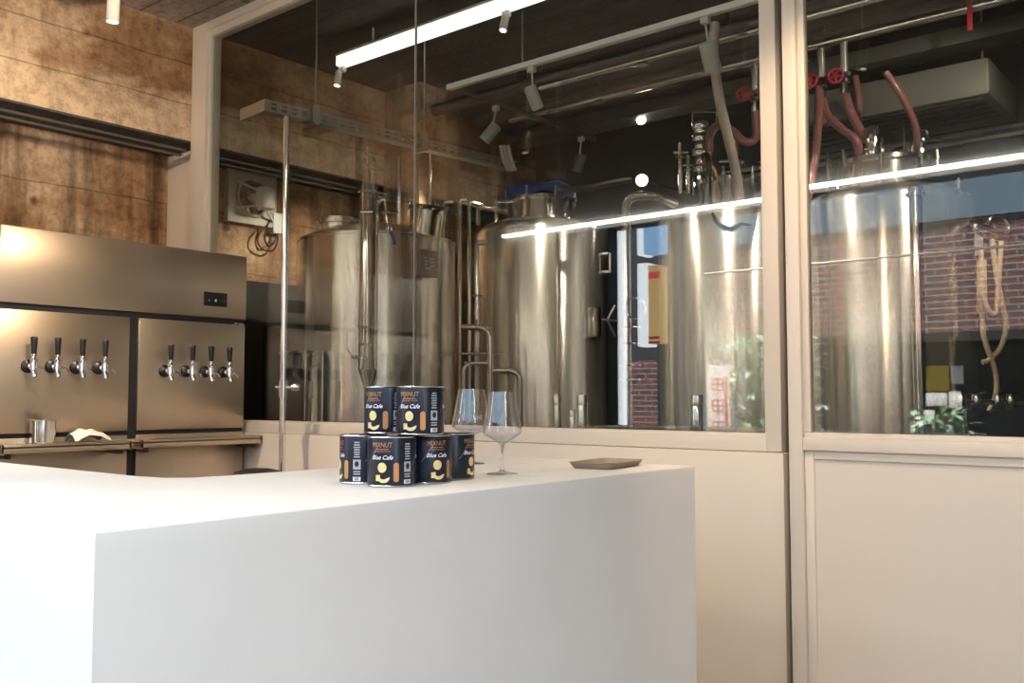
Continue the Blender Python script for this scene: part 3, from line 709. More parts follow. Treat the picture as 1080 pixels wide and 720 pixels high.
f4, T4, r4 = fermenter(935, 86, 5.18, 'stainless fermentation tank seen through the sliding door', .245, 2.17)
# blue cover on tank 2 (a draped vinyl bonnet)
b = MB(); bb = bmesh.new(); n = 40; prof = [(.0, 2.60), (.12, 2.595), (.21, 2.575), (.245, 2.545), (.255, 2.49)]
rg = []
for i, (rr_, z) in enumerate(prof):
    if rr_ == 0: rg.append([bb.verts.new((T2.x, T2.y, z))]); continue
    rg.append([bb.verts.new((T2.x+(rr_+.008*i/4*math.sin(7*a+1)+.004*math.sin(13*a))*math.cos(a), T2.y+(rr_+.008*i/4*math.sin(7*a+1))*math.sin(a), z+.014*math.sin(3*a+i)+.008*math.sin(8*a+2*i))) for a in [2*PI*k/n for k in range(n)]])
for k in range(n): bb.faces.new((rg[0][0], rg[1][k], rg[1][(k+1) % n]))
for a, d_ in zip(rg[1:], rg[2:]):
    for k in range(n): bb.faces.new((a[k], d_[k], d_[(k+1) % n], a[(k+1) % n]))
b._join(bb); build(b, 'lid_cover', M['blue_cover'], f2, ang=60)
def on_shell(P, r, px, py, D, out=.0):
    e = atD(px, py, D); dv = V((e.x-P.x, e.y-P.y, 0)).normalized(); q = V((P.x, P.y, 0))+dv*(r+out)
    z = atD(px, py, q.x*FW.x+q.y*FW.y).z; q.z = z; return q, dv, Matrix.Rotation(math.atan2(dv.y, dv.x), 3, 'Z')
q, dv, rot = on_shell(T2, r2, 586, 330, 6.0, .035)
b = MB().cyl((q.x, q.y, atD(586, 247, 6).z), (q.x, q.y, .8), .012, n=14)
for z in (1.2, 1.7, 2.1): b.cyl((q.x, q.y, z), (q.x-dv.x*.04, q.y-dv.y*.04, z), .008, n=10)
build(b, 'level_tube', M['polish'], f2)
q, dv, rot = on_shell(T2, r2, 618, 277, 6.3, .02)
b = MB().box(q+V((0, 0, .06)), (.04, .04, .014), rot, bevel=.002).box(q-V((0, 0, .06)), (.04, .04, .014), rot, bevel=.002).box(q+rot@V((.02, .015, 0)), (.012, .012, .13), rot, bevel=.002)
build(b, 'grab_handle', M['light_grey'], f2)
q, dv, rot = on_shell(T2, r2, 608, 340, 6.2, .03)
b = MB().box(q, (.06, .09, .2), rot, bevel=.015); mwy = build(b, 'manway_hinge', M['polish'], f2)
b = MB().cyl(q+rot@V((.02, .03, .02)), q+rot@V((.03, .2, .02)), .008, n=10)
for s_ in (-1, 1): b.cyl(q+rot@V((.03, .09, .02)), q+rot@V((.03, .17, .02+s_*.1)), .007, n=8)
build(b, 'manway_crank', M['dull'], mwy)
# small valves left of tank 2's neck
q = V((T2.x, T2.y, 2.36))-RT*.30-FW*.1
b = MB().cyl(q-V((0, 0, .16)), q+V((0, 0, .12)), .014, n=12)
tri_clamp(b, q+V((0, 0, .05)), (0, 0, 1), .03); tri_clamp(b, q-V((0, 0, .04)), (0, 0, 1), .03)
b.cyl(q+V((0, 0, .06)), q+RT*-.12+V((0, 0, .06)), .014, n=12); b.cyl(q-RT*.12+V((0, 0, .08)), q-RT*.12-V((0, 0, .06)), .016, n=12); b.cyl(q+V((0, 0, .1)), q+RT*.14+V((0, 0, .1)), .008, n=10)
build(b, 'valve_cluster', M['polish'], f2)
# tank 3 top gear
def top_gear(P, z0, f, D, c1, c2):
    o_ = V((P.x, P.y, z0)); b = MB()
    e = o_+RT*c1-FW*.1
    for k, (dz, rr_) in enumerate([(0, .05), (.05, .035), (.1, .055), (.14, .04), (.19, .055), (.24, .045), (.27, .055)]): b.cyl(e+V((0, 0, dz)), e+V((0, 0, dz+.045)), rr_, n=24, bevel=.006)
    b.elbow_pipe([e+V((0, 0, .3))-RT*.05, e+V((0, 0, .38))-RT*.05, e+V((0, 0, .38))+RT*.1, e+V((0, 0, .3))+RT*.1], .006, .02)
    build(b, 'vent_stack', M['polish'], f)
    b = MB(); e2 = o_+RT*c2-FW*.1
    b.cyl(e2, e2+V((0, 0, .15)), .022, n=16); b.cyl(e2+V((0, 0, .1)), e2+V((0, 0, .27)), .032, n=20, bevel=.006); b.cyl(e2+V((0, 0, .03)), e2+V((0, 0, .06)), .04, n=20); b.cyl(e2+V((0, 0, .07))-RT*.1, e2+V((0, 0, .07))+RT*.05, .012, n=10)
    build(b, 'pressure_valve', M['polish'], f)
    for (dx, hh) in ((-.32, .2), (-.27, .12), (.2, .14)):
        e3 = o_+RT*dx-FW*.05-V((0, 0, .12)); b = MB(); b.cyl(e3, e3+V((0, 0, hh+.12)), .013, n=12); tri_clamp(b, e3+V((0, 0, hh+.03)), (0, 0, 1), .024); b.cyl(e3+V((0, 0, hh+.06))-RT*.04, e3+V((0, 0, hh+.06))+RT*.05, .009, n=10); build(b, 'sampling_valve', M['polish'], f)
    return e
z3 = 2.22+.30
e3 = top_gear(T3, z3, f3, 5.85, -.2, .01)
b = MB(); q = atD(748, 160, 5.7); 
b.tube([V((T3.x, T3.y, z3-.02))-RT*.09-FW*.13, q-V((0, 0, .16))+RT*.035, q+RT*.035-V((0, 0, .13)), q-V((0, 0, .07)), q], .024, smooth=4); build(b, 'brass_elbow', M['brass'], f3)
build(MB().tube([e3+V((0, 0, .09))-FW*.06, e3+V((0, 0, .08))-FW*.1+RT*.02, e3-FW*.1+RT*.03-V((0, 0, .05))], .018, smooth=3), 'black_valve_grip', M['black'], f3)
# cables loop over T3 shoulder
q0 = e3-FW*.1+RT*.03
b = MB().tube([q0-V((0, 0, .02)), atD(752, 226, 5.45), atD(768, 240, 5.4), atD(783, 236, 5.4), atD(800, 243, 5.42), atD(808, 262, 5.42), atD(812, 320, 5.42)], .010, smooth=6); build(b, 'cable', M['black'], f3)
# tank 4 top gear
z4 = 2.17+.30; o4 = V((T4.x, T4.y, z4))
b = MB(); e = o4-RT*.12-FW*.17
b.cyl(e-V((0, 0, .06)), e+V((0, 0, .12)), .035, n=20, bevel=.005); b.cyl(e+V((0, 0, .03)), e+V((0, 0, .05)), .055, n=20); b.cyl(e-RT*.05, e+RT*.09, .014, n=12)
build(b, 'pressure_valve', M['polish'], f4)
b = MB(); e = o4+RT*.14-FW*.1
b.cyl(e-V((0, 0, .05)), e+V((0, 0, .06)), .05, n=24, bevel=.005); b.torus(e+RT*.04+V((0, 0, .1)), .028, .008, -FW, 20, 8); b.cyl(e+RT*.04, e+RT*.04+V((0, 0, .08)), .014, n=12); b.cyl(e-RT*.06, e-RT*.06+V((0, 0, .15)), .008, n=10); b.cyl(e+V((0, 0, .06)), e+RT*.14+V((0, 0, .07)), .012, n=10)
build(b, 'relief_valve', M['polish'], f4)
# manway davit with polished lid at the right of tank 4
q, dv, rot = on_shell(T4, r4, 1018, 255, 5.15, .03)
b = MB().box(q, (.06, .05, .16), rot, bevel=.008).box(q+rot@V((.035, 0, 0)), (.02, .03, .08), rot, bevel=.004)
build(b, 'davit_bracket', M['light_grey'], f4)
Q = lambda px, py, D=4.75: atD(px, py, D)
b = MB().tube([Q(1024, 232, 5.0), Q(1030, 238), Q(1045, 244), Q(1062, 250)], .026, smooth=4); b.tube([Q(1040, 240), Q(1046, 229), Q(1058, 230), Q(1064, 240), Q(1062, 252)], .012, smooth=5); b.tube([Q(1026, 241), Q(1044, 251), Q(1066, 257), Q(1078, 258)], .012, smooth=4)
build(b, 'davit_arm', M['polish'], f4)
b = MB().cyl(Q(1035, 274), Q(1036, 329), .024, n=18, bevel=.004); b.cyl(Q(1035, 262), Q(1035, 276), .012); b.cyl(Q(1036, 328), Q(1037, 352), .014); build(b, 'sight_glass', M['hose_tan'], f4)
for (x, y, h) in ((1011, 188, 22), (1020, 203, 14), (1003, 208, 10)):
    u = Q(x, y, 5.0); b = MB(); b.cyl(u, Q(x, y+h, 5.0), .01, n=10); b.cyl(u+V((0, 0, -.01)), u+V((0, 0, -.03)), .018, n=12); build(b, 'sampling_valve', M['polish'], f4)
# tan hoses hanging off the davit
hose_g = 'tan hoses hanging beside the right tank'
for lab, pts in (('tan hose looping down from the polished arm to the right', [(1046, 252), (1051, 290), (1058, 325), (1061, 345), (1056, 365), (1044, 379), (1036, 382)]),
                 ('tan hose dropping straight from the arm then hooking back up', [(1056, 254), (1053, 300), (1050, 330), (1042, 326), (1036, 310)]),
                 ('short tan hose end hanging lowest beside the right tank', [(1037, 352), (1041, 366), (1047, 382), (1051, 400), (1050, 418), (1043, 434)])):
    P_ = [Q(x, y, 4.70 if i_ else 4.70) for i_, (x, y) in enumerate(pts)]
    build(MB().tube(P_, .0135, smooth=6), 'hose', M['hose_tan'], loc=P_[0], label=lab, cat='hose', group=hose_g)
# dark valve manifold low at the right
b = MB(); c0 = Q(1014, 424, 4.6)
mf = thing('valve_manifold', 'row of small polished valves low beyond the sliding door glass', 'valves', (c0.x, c0.y, zs-.06))
b.cyl(Q(1005, 424, 4.6), Q(1085, 424, 4.6), .012, n=12)
for x in (1014, 1030, 1052, 1066): 
    u = Q(x, 424, 4.6); b.cyl(u-V((0, 0, .035)), u+V((0, 0, .04)), .022, n=14, bevel=.004); b.cyl(u+V((0, 0, .03))-RT*.02, u+V((0, 0, .045))+RT*.045, .007, n=8)
b.cyl(V((c0.x, c0.y, 0))+RT*.02, V((c0.x, c0.y, c0.z))+RT*.02, .015)
build(b, 'pipe', M['polish'], mf)

# --- poles
def pole(px0, y0, px1, y1, D, r, lab, m='polish', z0=None):
    a = atD(px0, y0, D); c = atD(px1, y1, D); X, Yv = (a.x+c.x)/2, (a.y+c.y)/2
    z_lo = 0 if z0 is None else z0
    o_ = thing('steel_pole', lab, 'pole', (X, Yv, z_lo)); build(MB().cyl((X, Yv, z_lo), (X, Yv, a.z), r, n=18), 'tube', M[m], o_); return o_, V((X, Yv, 0)), a.z
p1, P1, zp1 = pole(302, 123, 299, 415, 4.6, .0155, 'slim vertical steel pole standing left of the brewing kettle')
b = MB(); z = atD(299, 408, 4.6).z
b.cyl(P1+V((0, 0, z))-RT*.035, P1+V((0, 0, z))+RT*.05, .008, n=10); b.lathe([(0, -.02), (.016, -.018), (.02, 0), (.016, .018), (0, .02)], P1+RT*.06+V((0, 0, z)), 16, axis=RT); b.cyl(P1+V((0, 0, z-.05)), P1+V((0, 0, z+.03)), .021, n=16)
build(b, 'valve', M['polish'], p1)
p2, P2, zp2 = pole(454.5, 160, 453, 222, 6.5, .017, 'slim steel pole rising behind the kettle under the cable tray')
b = MB(); q0 = atD(420, 165, 6.45)
build(MB().cyl((q0.x, q0.y, 0), (q0.x, q0.y, q0.z), .02, n=16), 'dark_pole', M['dark_iron'], loc=(q0.x, q0.y, 0), label='dark vertical pipe behind the top of the kettle', cat='pole')

# --- cable tray (ladder), running away from the glass
za = 2.62
A = atZ(300, 117.5, za); B = atZ(505, 167, za); dirt = (B-A).normalized(); A = A-dirt*.12; Lt = (B-A).length+.3
ct = thing('cable_tray', 'galvanised slotted cable tray hung below the ceiling on thin rods', 'cable tray', A)
mt = Matrix.Translation(A) @ Matrix.Rotation(math.atan2(dirt.y, dirt.x)-PI/2, 4, 'Z')
b = MB()
for s_ in (-.03, .03):
    b.bx(s_-.003, s_+.003, 0, Lt, .018, .03); b.bx(s_-.003, s_+.003, 0, Lt, -.03, -.018)
    if s_ > 0:
        for k in range(int(Lt/.06)): yy = .01+k*.06; b.bx(s_-.003, s_+.003, yy-.014, yy+.014, -.02, .02)
b.bx(-.03, .03, 0, Lt, -.03, -.026); b.bx(-.22, .03, -.012, .012, -.03, .03)
b.bm.transform(mt); build(b, 'ladder', M['dull'], ct)
for k, t_ in enumerate(((atZ(329, 124, za)-A).length, (atZ(443, 152, za)-A).length)):
    b = MB()
    b.cyl((.04, t_, -.04), (.04, t_, CEIL-za), .005, n=8); b.bx(.032, .05, t_-.02, t_+.02, -.04, .06)
    b.bx(-.06, .06, t_-.015, t_+.015, -.05, -.03); b.bm.transform(mt); build(b, 'hanger', M['dull'], ct)

# --- exhaust fan on the concrete wall
c0 = atX(264, 209, XW+.02); hw = abs(atX(289, 209, XW+.02).y-atX(238, 209, XW+.02).y)/2; hh = abs(atX(264, 181, XW).z-atX(264, 237, XW).z)/2
fan = thing('exhaust_fan', 'square ivory exhaust fan with motor on the concrete wall', 'fan', (XW, c0.y, c0.z))
b = MB(); n = 32; bb = bmesh.new()
inr = min(hw, hh)*.62
oc = []; ic = []; ib = []
for k in range(n):
    a = 2*PI*k/n+PI/4; cx, sx_ = math.cos(a), math.sin(a); m_ = max(abs(cx), abs(sx_))
    oc.append(bb.verts.new((XW+.05, c0.y+hw*cx/m_, c0.z+hh*sx_/m_))); ic.append(bb.verts.new((XW+.05, c0.y+inr*cx, c0.z+inr*sx_))); ib.append(bb.verts.new((XW+.003, c0.y+inr*.96*cx, c0.z+inr*.96*sx_)))
ob_ = [bb.verts.new((XW+.001, v.co.y, v.co.z)) for v in oc]
for k in range(n):
    j = (k+1) % n; bb.faces.new((oc[k], oc[j], ic[j], ic[k])); bb.faces.new((ic[k], ic[j], ib[j], ib[k])); bb.faces.new((ob_[k], ob_[j], oc[j], oc[k]))
b._join(bb); b.torus((XW+.055, c0.y, c0.z), inr+.012, .012, (1, 0, 0), 36, 8)
build(b, 'housing', M['ivory'], fan)
build(MB().lathe([(0, 0), (inr*.9, 0), (0, .002)], (XW+.006, c0.y, c0.z), 32, axis=(1, 0, 0)), 'throat', M['black'], fan)
for k in range(4):
    a = k*PI/2+.5; b = MB(); cx = (c0.y+inr*.5*math.cos(a), c0.z+inr*.5*math.sin(a))
    b.box((XW+.03, *cx), (.004, inr*.75, inr*.5), Matrix.Rotation(a, 3, 'X') @ Matrix.Rotation(.5, 3, 'Y'), bevel=.001); build(b, 'blade', M['mid_grey'], fan)
mc = atX(280, 209, XW+.17)
b = MB().box((XW+.17, mc.y, mc.z), (.09, .105, .15), bevel=.022); b.cyl((XW+.02, c0.y, c0.z), (XW+.14, mc.y, mc.z), .03, .045)
for s_ in (-1, 1): b.cyl((XW+.052, c0.y-hw*.7, c0.z+s_*hh*.5), (XW+.15, mc.y, mc.z+s_*.04), .008, n=8); b.cyl((XW+.052, c0.y+hw*.85, c0.z+s_*hh*.8), (XW+.15, mc.y, mc.z+s_*.04), .008, n=8)
build(b, 'motor', M['white'], fan)
pj = atX(225, 168, XW+.0)
build(MB().lathe([(0, 0), (.045, 0), (.047, .01), (.04, .035), (0, .04)], (XW+.001, pj.y, pj.z), 28, axis=(1, 0, 0)), 'junction_cap', M['white'], loc=(XW, pj.y, pj.z), label='round white cap on the wall beside the window frame', cat='junction box')
cp = [atX(231, 170, XW+.012), atX(255, 175, XW+.012), atX(278, 180, XW+.012), atX(287, 190, XW+.05), V((XW+.17, mc.y, mc.z+.077))]
build(MB().tube(cp, .007, smooth=5), 'wire_conduit', M['light_grey'], loc=cp[0], label='grey conduit from the round cap to the fan motor', cat='conduit')
po = atX(293, 236, XW+.04)
build(MB().bx(XW+.001, XW+.06, po.y-.05, po.y+.04, po.z-.07, po.z+.07, .006), 'outlet_box', M['white'], loc=(XW, po.y, po.z), label='small white box on the wall under the fan motor', cat='outlet box')
for k, (dx, lab) in enumerate(((0, 'longest black cable looping from the fan to the white box'), (7, 'shorter black cable looping below the white box'))):
    pts = [atX(286-dx*.3, 232, XW+.05), atX(272+dx, 250, XW+.06), atX(276+dx, 262-dx*.4, XW+.06), atX(288, 264-dx, XW+.06), atX(293-dx*.3, 252, XW+.05), V((XW+.045, po.y-.03+.03*k, po.z-.066))]
    build(MB().tube(pts, .006, smooth=6, n=8), 'power_cord', M['black'], loc=pts[0], label=lab, cat='cable', group='black fan cables')

# --- control cabinet left of the kettle
a = atY(313, 373, 3.42); c = atY(337, 441, 3.42)
cb = thing('control_cabinet', 'dark narrow cabinet with rounded steel frame left of the kettle', 'cabinet', ((a.x+c.x)/2, 3.36, 0))
build(MB().bx(a.x, c.x+.02, 3.30, 3.41, 0, a.z, .012), 'body', M['dark_iron'], cb)
b = MB().bx(c.x-.005, c.x+.035, 3.29, 3.42, 0, a.z+.006, .012); b.bx(a.x-.005, c.x+.03, 3.29, 3.42, a.z-.01, a.z+.01, .004); build(b, 'steel_frame', M['polish'], cb)
hq = atY(328, 411, 3.29); build(MB().box(hq, (.025, .02, .1), bevel=.008), 'handle', M['light_grey'], cb)

# --- pipework between kettle and tank 2
PG = 'process pipes between the kettle and the blue-lidded tank'
D2 = 5.9
def pw(lab, pts, r, D=D2, bend=.05, down=True, clamps=()):
    P_ = [atD(x, y, D) for x, y in pts]
    if down: P_.append(V((P_[-1].x, P_[-1].y, .02)))
    b = MB().elbow_pipe(P_, r, bend)
    o_ = thing('process_pipe', lab, 'pipe', P_[-1], PG); build(b, 'pipe', M['polish'], o_)
    for (x, y, ax) in clamps:
        b = MB(); tri_clamp(b, atD(x, y, D), ax, r+.014); build(b, 'clamp', M['polish'], o_)
H_ = (RT.x, RT.y, 0); Z_ = (0, 0, 1)
pw('tall thin pipe with top bend beside the kettle plate', [(478, 213), (467.5, 213), (467.5, 300)], .013, 6.25, .03)
pw('tall pipe with short top bend left of the middle pair', [(492, 211), (485, 211), (485, 300)], .014, 6.2, .03)
pw('tall pipe bending back toward the blue-lidded tank', [(510, 217), (495, 213), (495, 300)], .014, 6.15, .03)
pw('pipe with elbow at the shoulder of the blue-lidded tank', [(512, 256), (503, 256), (503, 330)], .016, 5.8, .06, clamps=((503, 312, Z_), (503, 345, Z_), (503, 373, Z_)))
pw('short pipe turning down in front of the pipe cluster', [(486, 345), (517, 345), (517, 420)], .019, 5.55, .08, clamps=((503, 344, H_),))
pw('low pipe with rounded bend behind the wine glasses', [(490, 383), (512, 383), (518, 383)], .012, 5.6, .03, down=False, clamps=((505, 383, H_),))
pw('lower right pipe with rounded bend next to the bright band', [(520, 391), (549, 391), (549, 440)], .018, 5.5, .07, clamps=((536, 391, H_),))
pw('small pipe bending down at the left of the cluster', [(512, 383), (489, 383), (489, 430)], .012, 5.5, .06)
pw('thin level pipe crossing low in the cluster', [(484, 373), (510, 373), (530, 373)], .010, 5.72, .03, down=False, clamps=((502, 373, H_),))

# bright riser in front of tank 3's left
q1 = atD(660, 218, 5.2)
rp = thing('riser_pipe', 'bright steel riser bending toward the third tank', 'pipe', (q1.x, q1.y, 0))
b = MB().elbow_pipe([(q1.x, q1.y, .02), (q1.x, q1.y, atD(660, 207, 5.2).z), atD(690, 206, 5.2), atD(712, 215, 5.3)], .026, .1, n=18); build(b, 'pipe', M['polish'], rp)
b = MB(); cc = atD(670, 325, 5.1); b.torus(cc, .056, .006, -FW, 36, 8); b.cyl(cc-RT*.05-V((0, 0, 0)), V((q1.x, q1.y, cc.z)), .008, n=8); build(b, 'ring_clamp', M['polish'], rp)
for y in (345, 362, 385, 400): build(tri_clamp(MB(), (q1.x, q1.y, atD(660, y, 5.2).z), (0, 0, 1), .034), 'clamp', M['polish'], rp)
# pipe standing in front of tank 4
q1 = atD(968.5, 330, 4.45)
sp = thing('stand_pipe', 'bright vertical steel pipe in front of the tank beyond the sliding door', 'pipe', (q1.x, q1.y, 0))
b = MB().cyl((q1.x, q1.y, 0), (q1.x, q1.y, atD(968, 206, 4.45).z), .030, n=28); build(b, 'pipe', M['polish'], sp)
b = MB().lathe([(.03, 0), (.045, .004), (.045, .02), (.034, .026), (.034, .05), (0, .06)], (q1.x, q1.y, atD(968, 208, 4.45).z), 28); build(b, 'cap', M['polish'], sp)
# thin level rail across tanks 3 and 4
zr = atY(850, 279, 4.62).z; xa = atY(743, 290, 4.62).x
rl = build(MB().cyl((xa, 4.62, zr), (-.15, 4.62, zr), .006, n=10), 'level_rail', M['white'], loc=(xa, 4.62, zr), label='thin level steel rod across the front of the two right tanks', cat='rod')

# --- things standing on the sill behind the glass
zl = zs-.05
def canister(px, ytop, w_px, lab, m, Y=3.24):
    p = atY(px, 440, Y); s = math.hypot(p.x, p.y)/_f; top = atY(px, ytop, Y).z; r = w_px/2*p.dot(FW)/_f
    o_ = thing('steel_canister', lab, 'canister', (p.x, p.y, zl)); H = top-zl
    build(MB().lathe([(0, 0), (r*.92, 0), (r, .004), (r, H*.76), (r*.96, H*.77), (0, H*.77)], (p.x, p.y, zl), 28), 'body', M[m], o_)
    build(MB().lathe([(r*.9, H*.77), (r*1.06, H*.79), (r*1.06, H*.97), (r*.98, H), (0, H)], (p.x, p.y, zl), 28), 'cap', M[m], o_)
canister(587.5, 416, 9, 'slim white capped steel canister on the sill, leftmost', 'tank')
canister(603.5, 432, 7, 'shortest steel canister on the sill', 'tank')
canister(614, 416, 12, 'wide capped steel canister beside the shortest one', 'tank')
canister(735, 416, 13, 'dark capped steel canister left of the soap bottle', 'polish')
p = atY(787, 454, 3.22); pc = V((p.x, 3.22, zl)); s = p.dot(FW)/_f
sb = thing('soap_bottle', 'white pump soap bottle on the sill beside the white post', 'soap bottle', pc)
build(MB().lathe([(0, 0), (12.5*s, 0), (13*s, .006), (12*s, .02+8*s), (6*s, .02+14*s), (5*s, .02+17*s), (0, .02+17*s)], pc, 32), 'body', M['soap'], sb)
zq = .02+17*s
b = MB().cyl(pc+V((0, 0, zq)), pc+V((0, 0, zq+4*s)), 2*s, n=14); b.box(pc+V((0, 0, zq+5.5*s))-RT*1.5*s, (11*s, 5*s, 3.5*s), Matrix.Rotation(math.atan2(RT.y, RT.x), 3, 'Z'), bevel=.004); build(b, 'pump', M['soap'], sb)

# --- overhead: track, spots, led bar, pipes
zt3 = 3.0
A = atZ(467.5, 93.5, zt3); B = atZ(800, 6, zt3); Yt = (A.y+B.y)/2
tr = thing('lighting_rail', 'white lighting track with dark cross rail above the tanks', 'lighting track', (A.x, Yt, zt3))
build(MB().bx(A.x, .4, Yt-.018, Yt+.018, zt3, zt3+.032, .002), 'rail', M['white'], tr)
Ec = atZ(612, 150, zt3)
build(MB().bx(A.x+.01, A.x+.045, Yt+.018, Ec.y+.05, zt3, zt3+.03, .002), 'cross_rail', M['dark_iron'], tr)
for (x, y) in ((atY(551, 70, Yt).x, Yt), (-1.2, Yt), (A.x+.027, (Yt+Ec.y)/2)):
    build(MB().cyl((x, y, zt3+.03), (x, y, CEIL), .005, n=8), 'hanger_rod', M['dull'], tr)
LW = (1, .88, .72)
BREW_W = 80
def brew_spot(px_top, py_top, Y, hx, hy, ex, ey, depth, L, r, lab, mh='light_grey', e=BREW_W, top=None):
    tp_ = V(top) if top else V((atY(px_top, py_top, Y).x, Y, zt3))
    D = tp_.dot(FW); a = atD(hx, hy, D); c = atD(ex, ey, D+depth); ax = (c-a)
    hc = (a+c)/2
    return track_spot(tp_, hc, ax, L, r, lab, mh, 'spotlights in the brew room', e, LW, 75, stem_m='light_grey')
brew_spot(561, 72, Yt, 559, 93, 567, 113, .05, .13, .036, 'grey cylinder spotlight on the white track near its left end')
brew_spot(744, 28, Yt, 746, 47, 752, 72, .05, .14, .042, 'grey cylinder spotlight on the white track beside the thick hose')
xr_ = A.x+.027
tq = V((xr_, atX(523, 112, xr_).y, zt3)); brew_spot(0, 0, 0, 524, 132, 511, 148, .03, .13, .038, 'grey spotlight tilted left on the dark cross rail', top=tq, e=120)
tq = V((xr_, atX(613, 150, xr_).y, zt3)); brew_spot(0, 0, 0, 613, 163, 608, 181, .03, .13, .040, 'dim grey spotlight at the far end of the cross rail', mh='mid_grey', top=tq, e=8)
tq = V((-.55, Yt, zt3)); hc = tq+V((-.02, .05, -.13)); track_spot(tq, hc, V((T4.x+.05, T4.y-.1, 2.3))-hc, .14, .042, 'added out-of-view grey spotlight aimed at the right tank', 'light_grey', 'spotlights in the brew room', 65, LW, 75, stem_m='light_grey')  # extra lamp out of view, added to brighten the right tank's neck
# led bar
zl_ = 3.19; YL = atZ(358.5, 66, zl_).y; xL = atZ(358.5, 66, zl_).x
lb = thing('led_bar', 'long bright linear lamp under the dark ceiling', 'linear lamp', (xL, YL, zl_))
build(MB().bx(xL, -1.55, YL-.032, YL+.032, zl_-.03, zl_+.03, .004), 'diffuser', M['led'], lb)
build(MB().bx(xL-.006, -1.545, YL-.035, YL+.035, zl_+.03, zl_+.045, .002), 'housing', M['white'], lb)
for x in (xL+.3, -2.4): build(MB().cyl((x, YL, zl_+.045), (x, YL, CEIL), .006, n=8), 'hanger_rod', M['white'], lb)
def led_spot(hx, hy, ex, ey, lab, x):
    tp_ = V((x, YL, zl_-.031)); D = tp_.dot(FW); a = atD(hx, hy, D); c = atD(ex, ey, D-.02)
    track_spot(tp_, (a+c)/2, c-a, .095, .021, lab, 'soap', 'small spotlights on the linear lamp', 4, LW, 70, stem_m='soap')
led_spot(358, 72, 355, 94, 'small brass-toned spotlight at the left end of the linear lamp', xL+.022)
led_spot(534, 14, 530, 34, 'small brass-toned spotlight halfway along the linear lamp', atY(534, 5, YL).x)

# overhead pipes -----------------------------------------------------------------------
def long_pipe(name, pa, pb, z, r, m, lab, cat, x0=None, x1=.9, group='overhead pipes above the tanks', dY=0):
    a = atZ(*pa, z); c = atZ(*pb, z); Y = (a.y+c.y)/2+dY
    xa_ = a.x if x0 is None else x0
    o_ = thing(name, lab, cat, (xa_, Y, z), group)
    build(MB().cyl((xa_, Y, z), (x1, Y, z), r, n=20), 'pipe', M[m], o_)
    for k in range(3):
        x = xa_+.75+k*1.5
        if x < x1-.1: b = MB(); b.cyl((x, Y, z), (x, Y, CEIL), .005, n=8); b.bx(x-.03, x+.03, Y-r-.006, Y+r+.006, z-r-.006, z-r); build(b, 'hanger', M['dark_iron'], o_)
    return Y
zP = 3.09
Y1 = long_pipe('steel_pipe', (640, 71), (800, 35), zP, .021, 'polish', 'upper bright steel pipe running along above the tanks', 'pipe', x0=atZ(568, 92, zP).x)
Y2 = long_pipe('steel_pipe', (640, 100), (805, 63), zP, .026, 'polish', 'lower bright steel pipe carrying the red valves', 'pipe', x0=atZ(535, 125, zP).x)
long_pipe('insulated_pipe', (560, 86), (740, 44), zP+.06, .04, 'dark_pipe', 'dark insulated pipe above the upper bright pipe', 'pipe', x0=-4.6)
long_pipe('insulated_pipe', (560, 114), (740, 72), zP+.08, .04, 'dark_pipe', 'dark insulated pipe between the two bright pipes', 'pipe', x0=-4.6)
Yd = 5.75
def tray_box(pa, pb, Y, th, dp, name, m, lab, cat, x0, x1):
    z = (atY(*pa, Y).z+atY(*pb, Y).z)/2
    return build(MB().bx(x0, x1, Y-dp/2, Y+dp/2, z-th/2, z+th/2, .004), name, M[m], loc=((x0+x1)/2, Y, z), label=lab, cat=cat)
dz_ = (atY(660, 122, 5.45).z+atY(800, 92, 5.45).z)/2-.045
tray_box((660, 122), (800, 92), 5.45, .09, .2, 'cable_duct', 'mid_grey', 'long grey cable duct below the bright pipes', 'duct', -4.5, 1.2)
tray_box((500, 118+14), (700, 96), 5.9, .05, .2, 'cable_trunking', 'dark_iron', 'dark perforated trunking under the pipes at the back', 'duct', -4.9, 1.2)
# thin twin pipes low at the back
for k, (y0, y1) in enumerate(((188, 152), (196, 160))):
    z = (atY(850, y0-22, 6.1).z+atY(1075, y1-18, 6.1).z)/2
    build(MB().cyl((-3.2, 6.1, z), (1.5, 6.1, z), .014, n=12), 'copper_line', M['dull'], loc=(-3.2, 6.1, z), label=('upper' if k == 0 else 'lower')+' thin grey pipe on the back wall behind the right tank', cat='pipe')
# big grey air duct at right
a = atY(843, 98, 5.3); c = atY(1043, 62, 5.3)
za_, zb_ = a.z, atY(846, 131, 5.3).z
zc = (a.z+c.z)/2
ad = thing('air_conditioner', 'long grey ceiling air-conditioning box behind the hoses', 'air conditioner', ((a.x+c.x)/2, 5.5, zb_))
x0d, x1d = atY(800, 100, 5.3).x, c.x
zlo = zc-.2
build(MB().bx(x0d, x1d, 5.3, 5.95, zlo, zc, .02), 'casing', M['duct_grey'], ad)
b = MB()
for k in range(5): b.bx(x0d+.05, x1d-.05, 5.34+k*.1, 5.36+k*.1, zlo-.008, zlo)
build(b, 'grille', M['dark_iron'], ad)
for x in (x0d+.1, x1d-.1): build(MB().cyl((x, 5.6, zc), (x, 5.6, CEIL), .006, n=8), 'hanger_rod', M['dull'], ad)
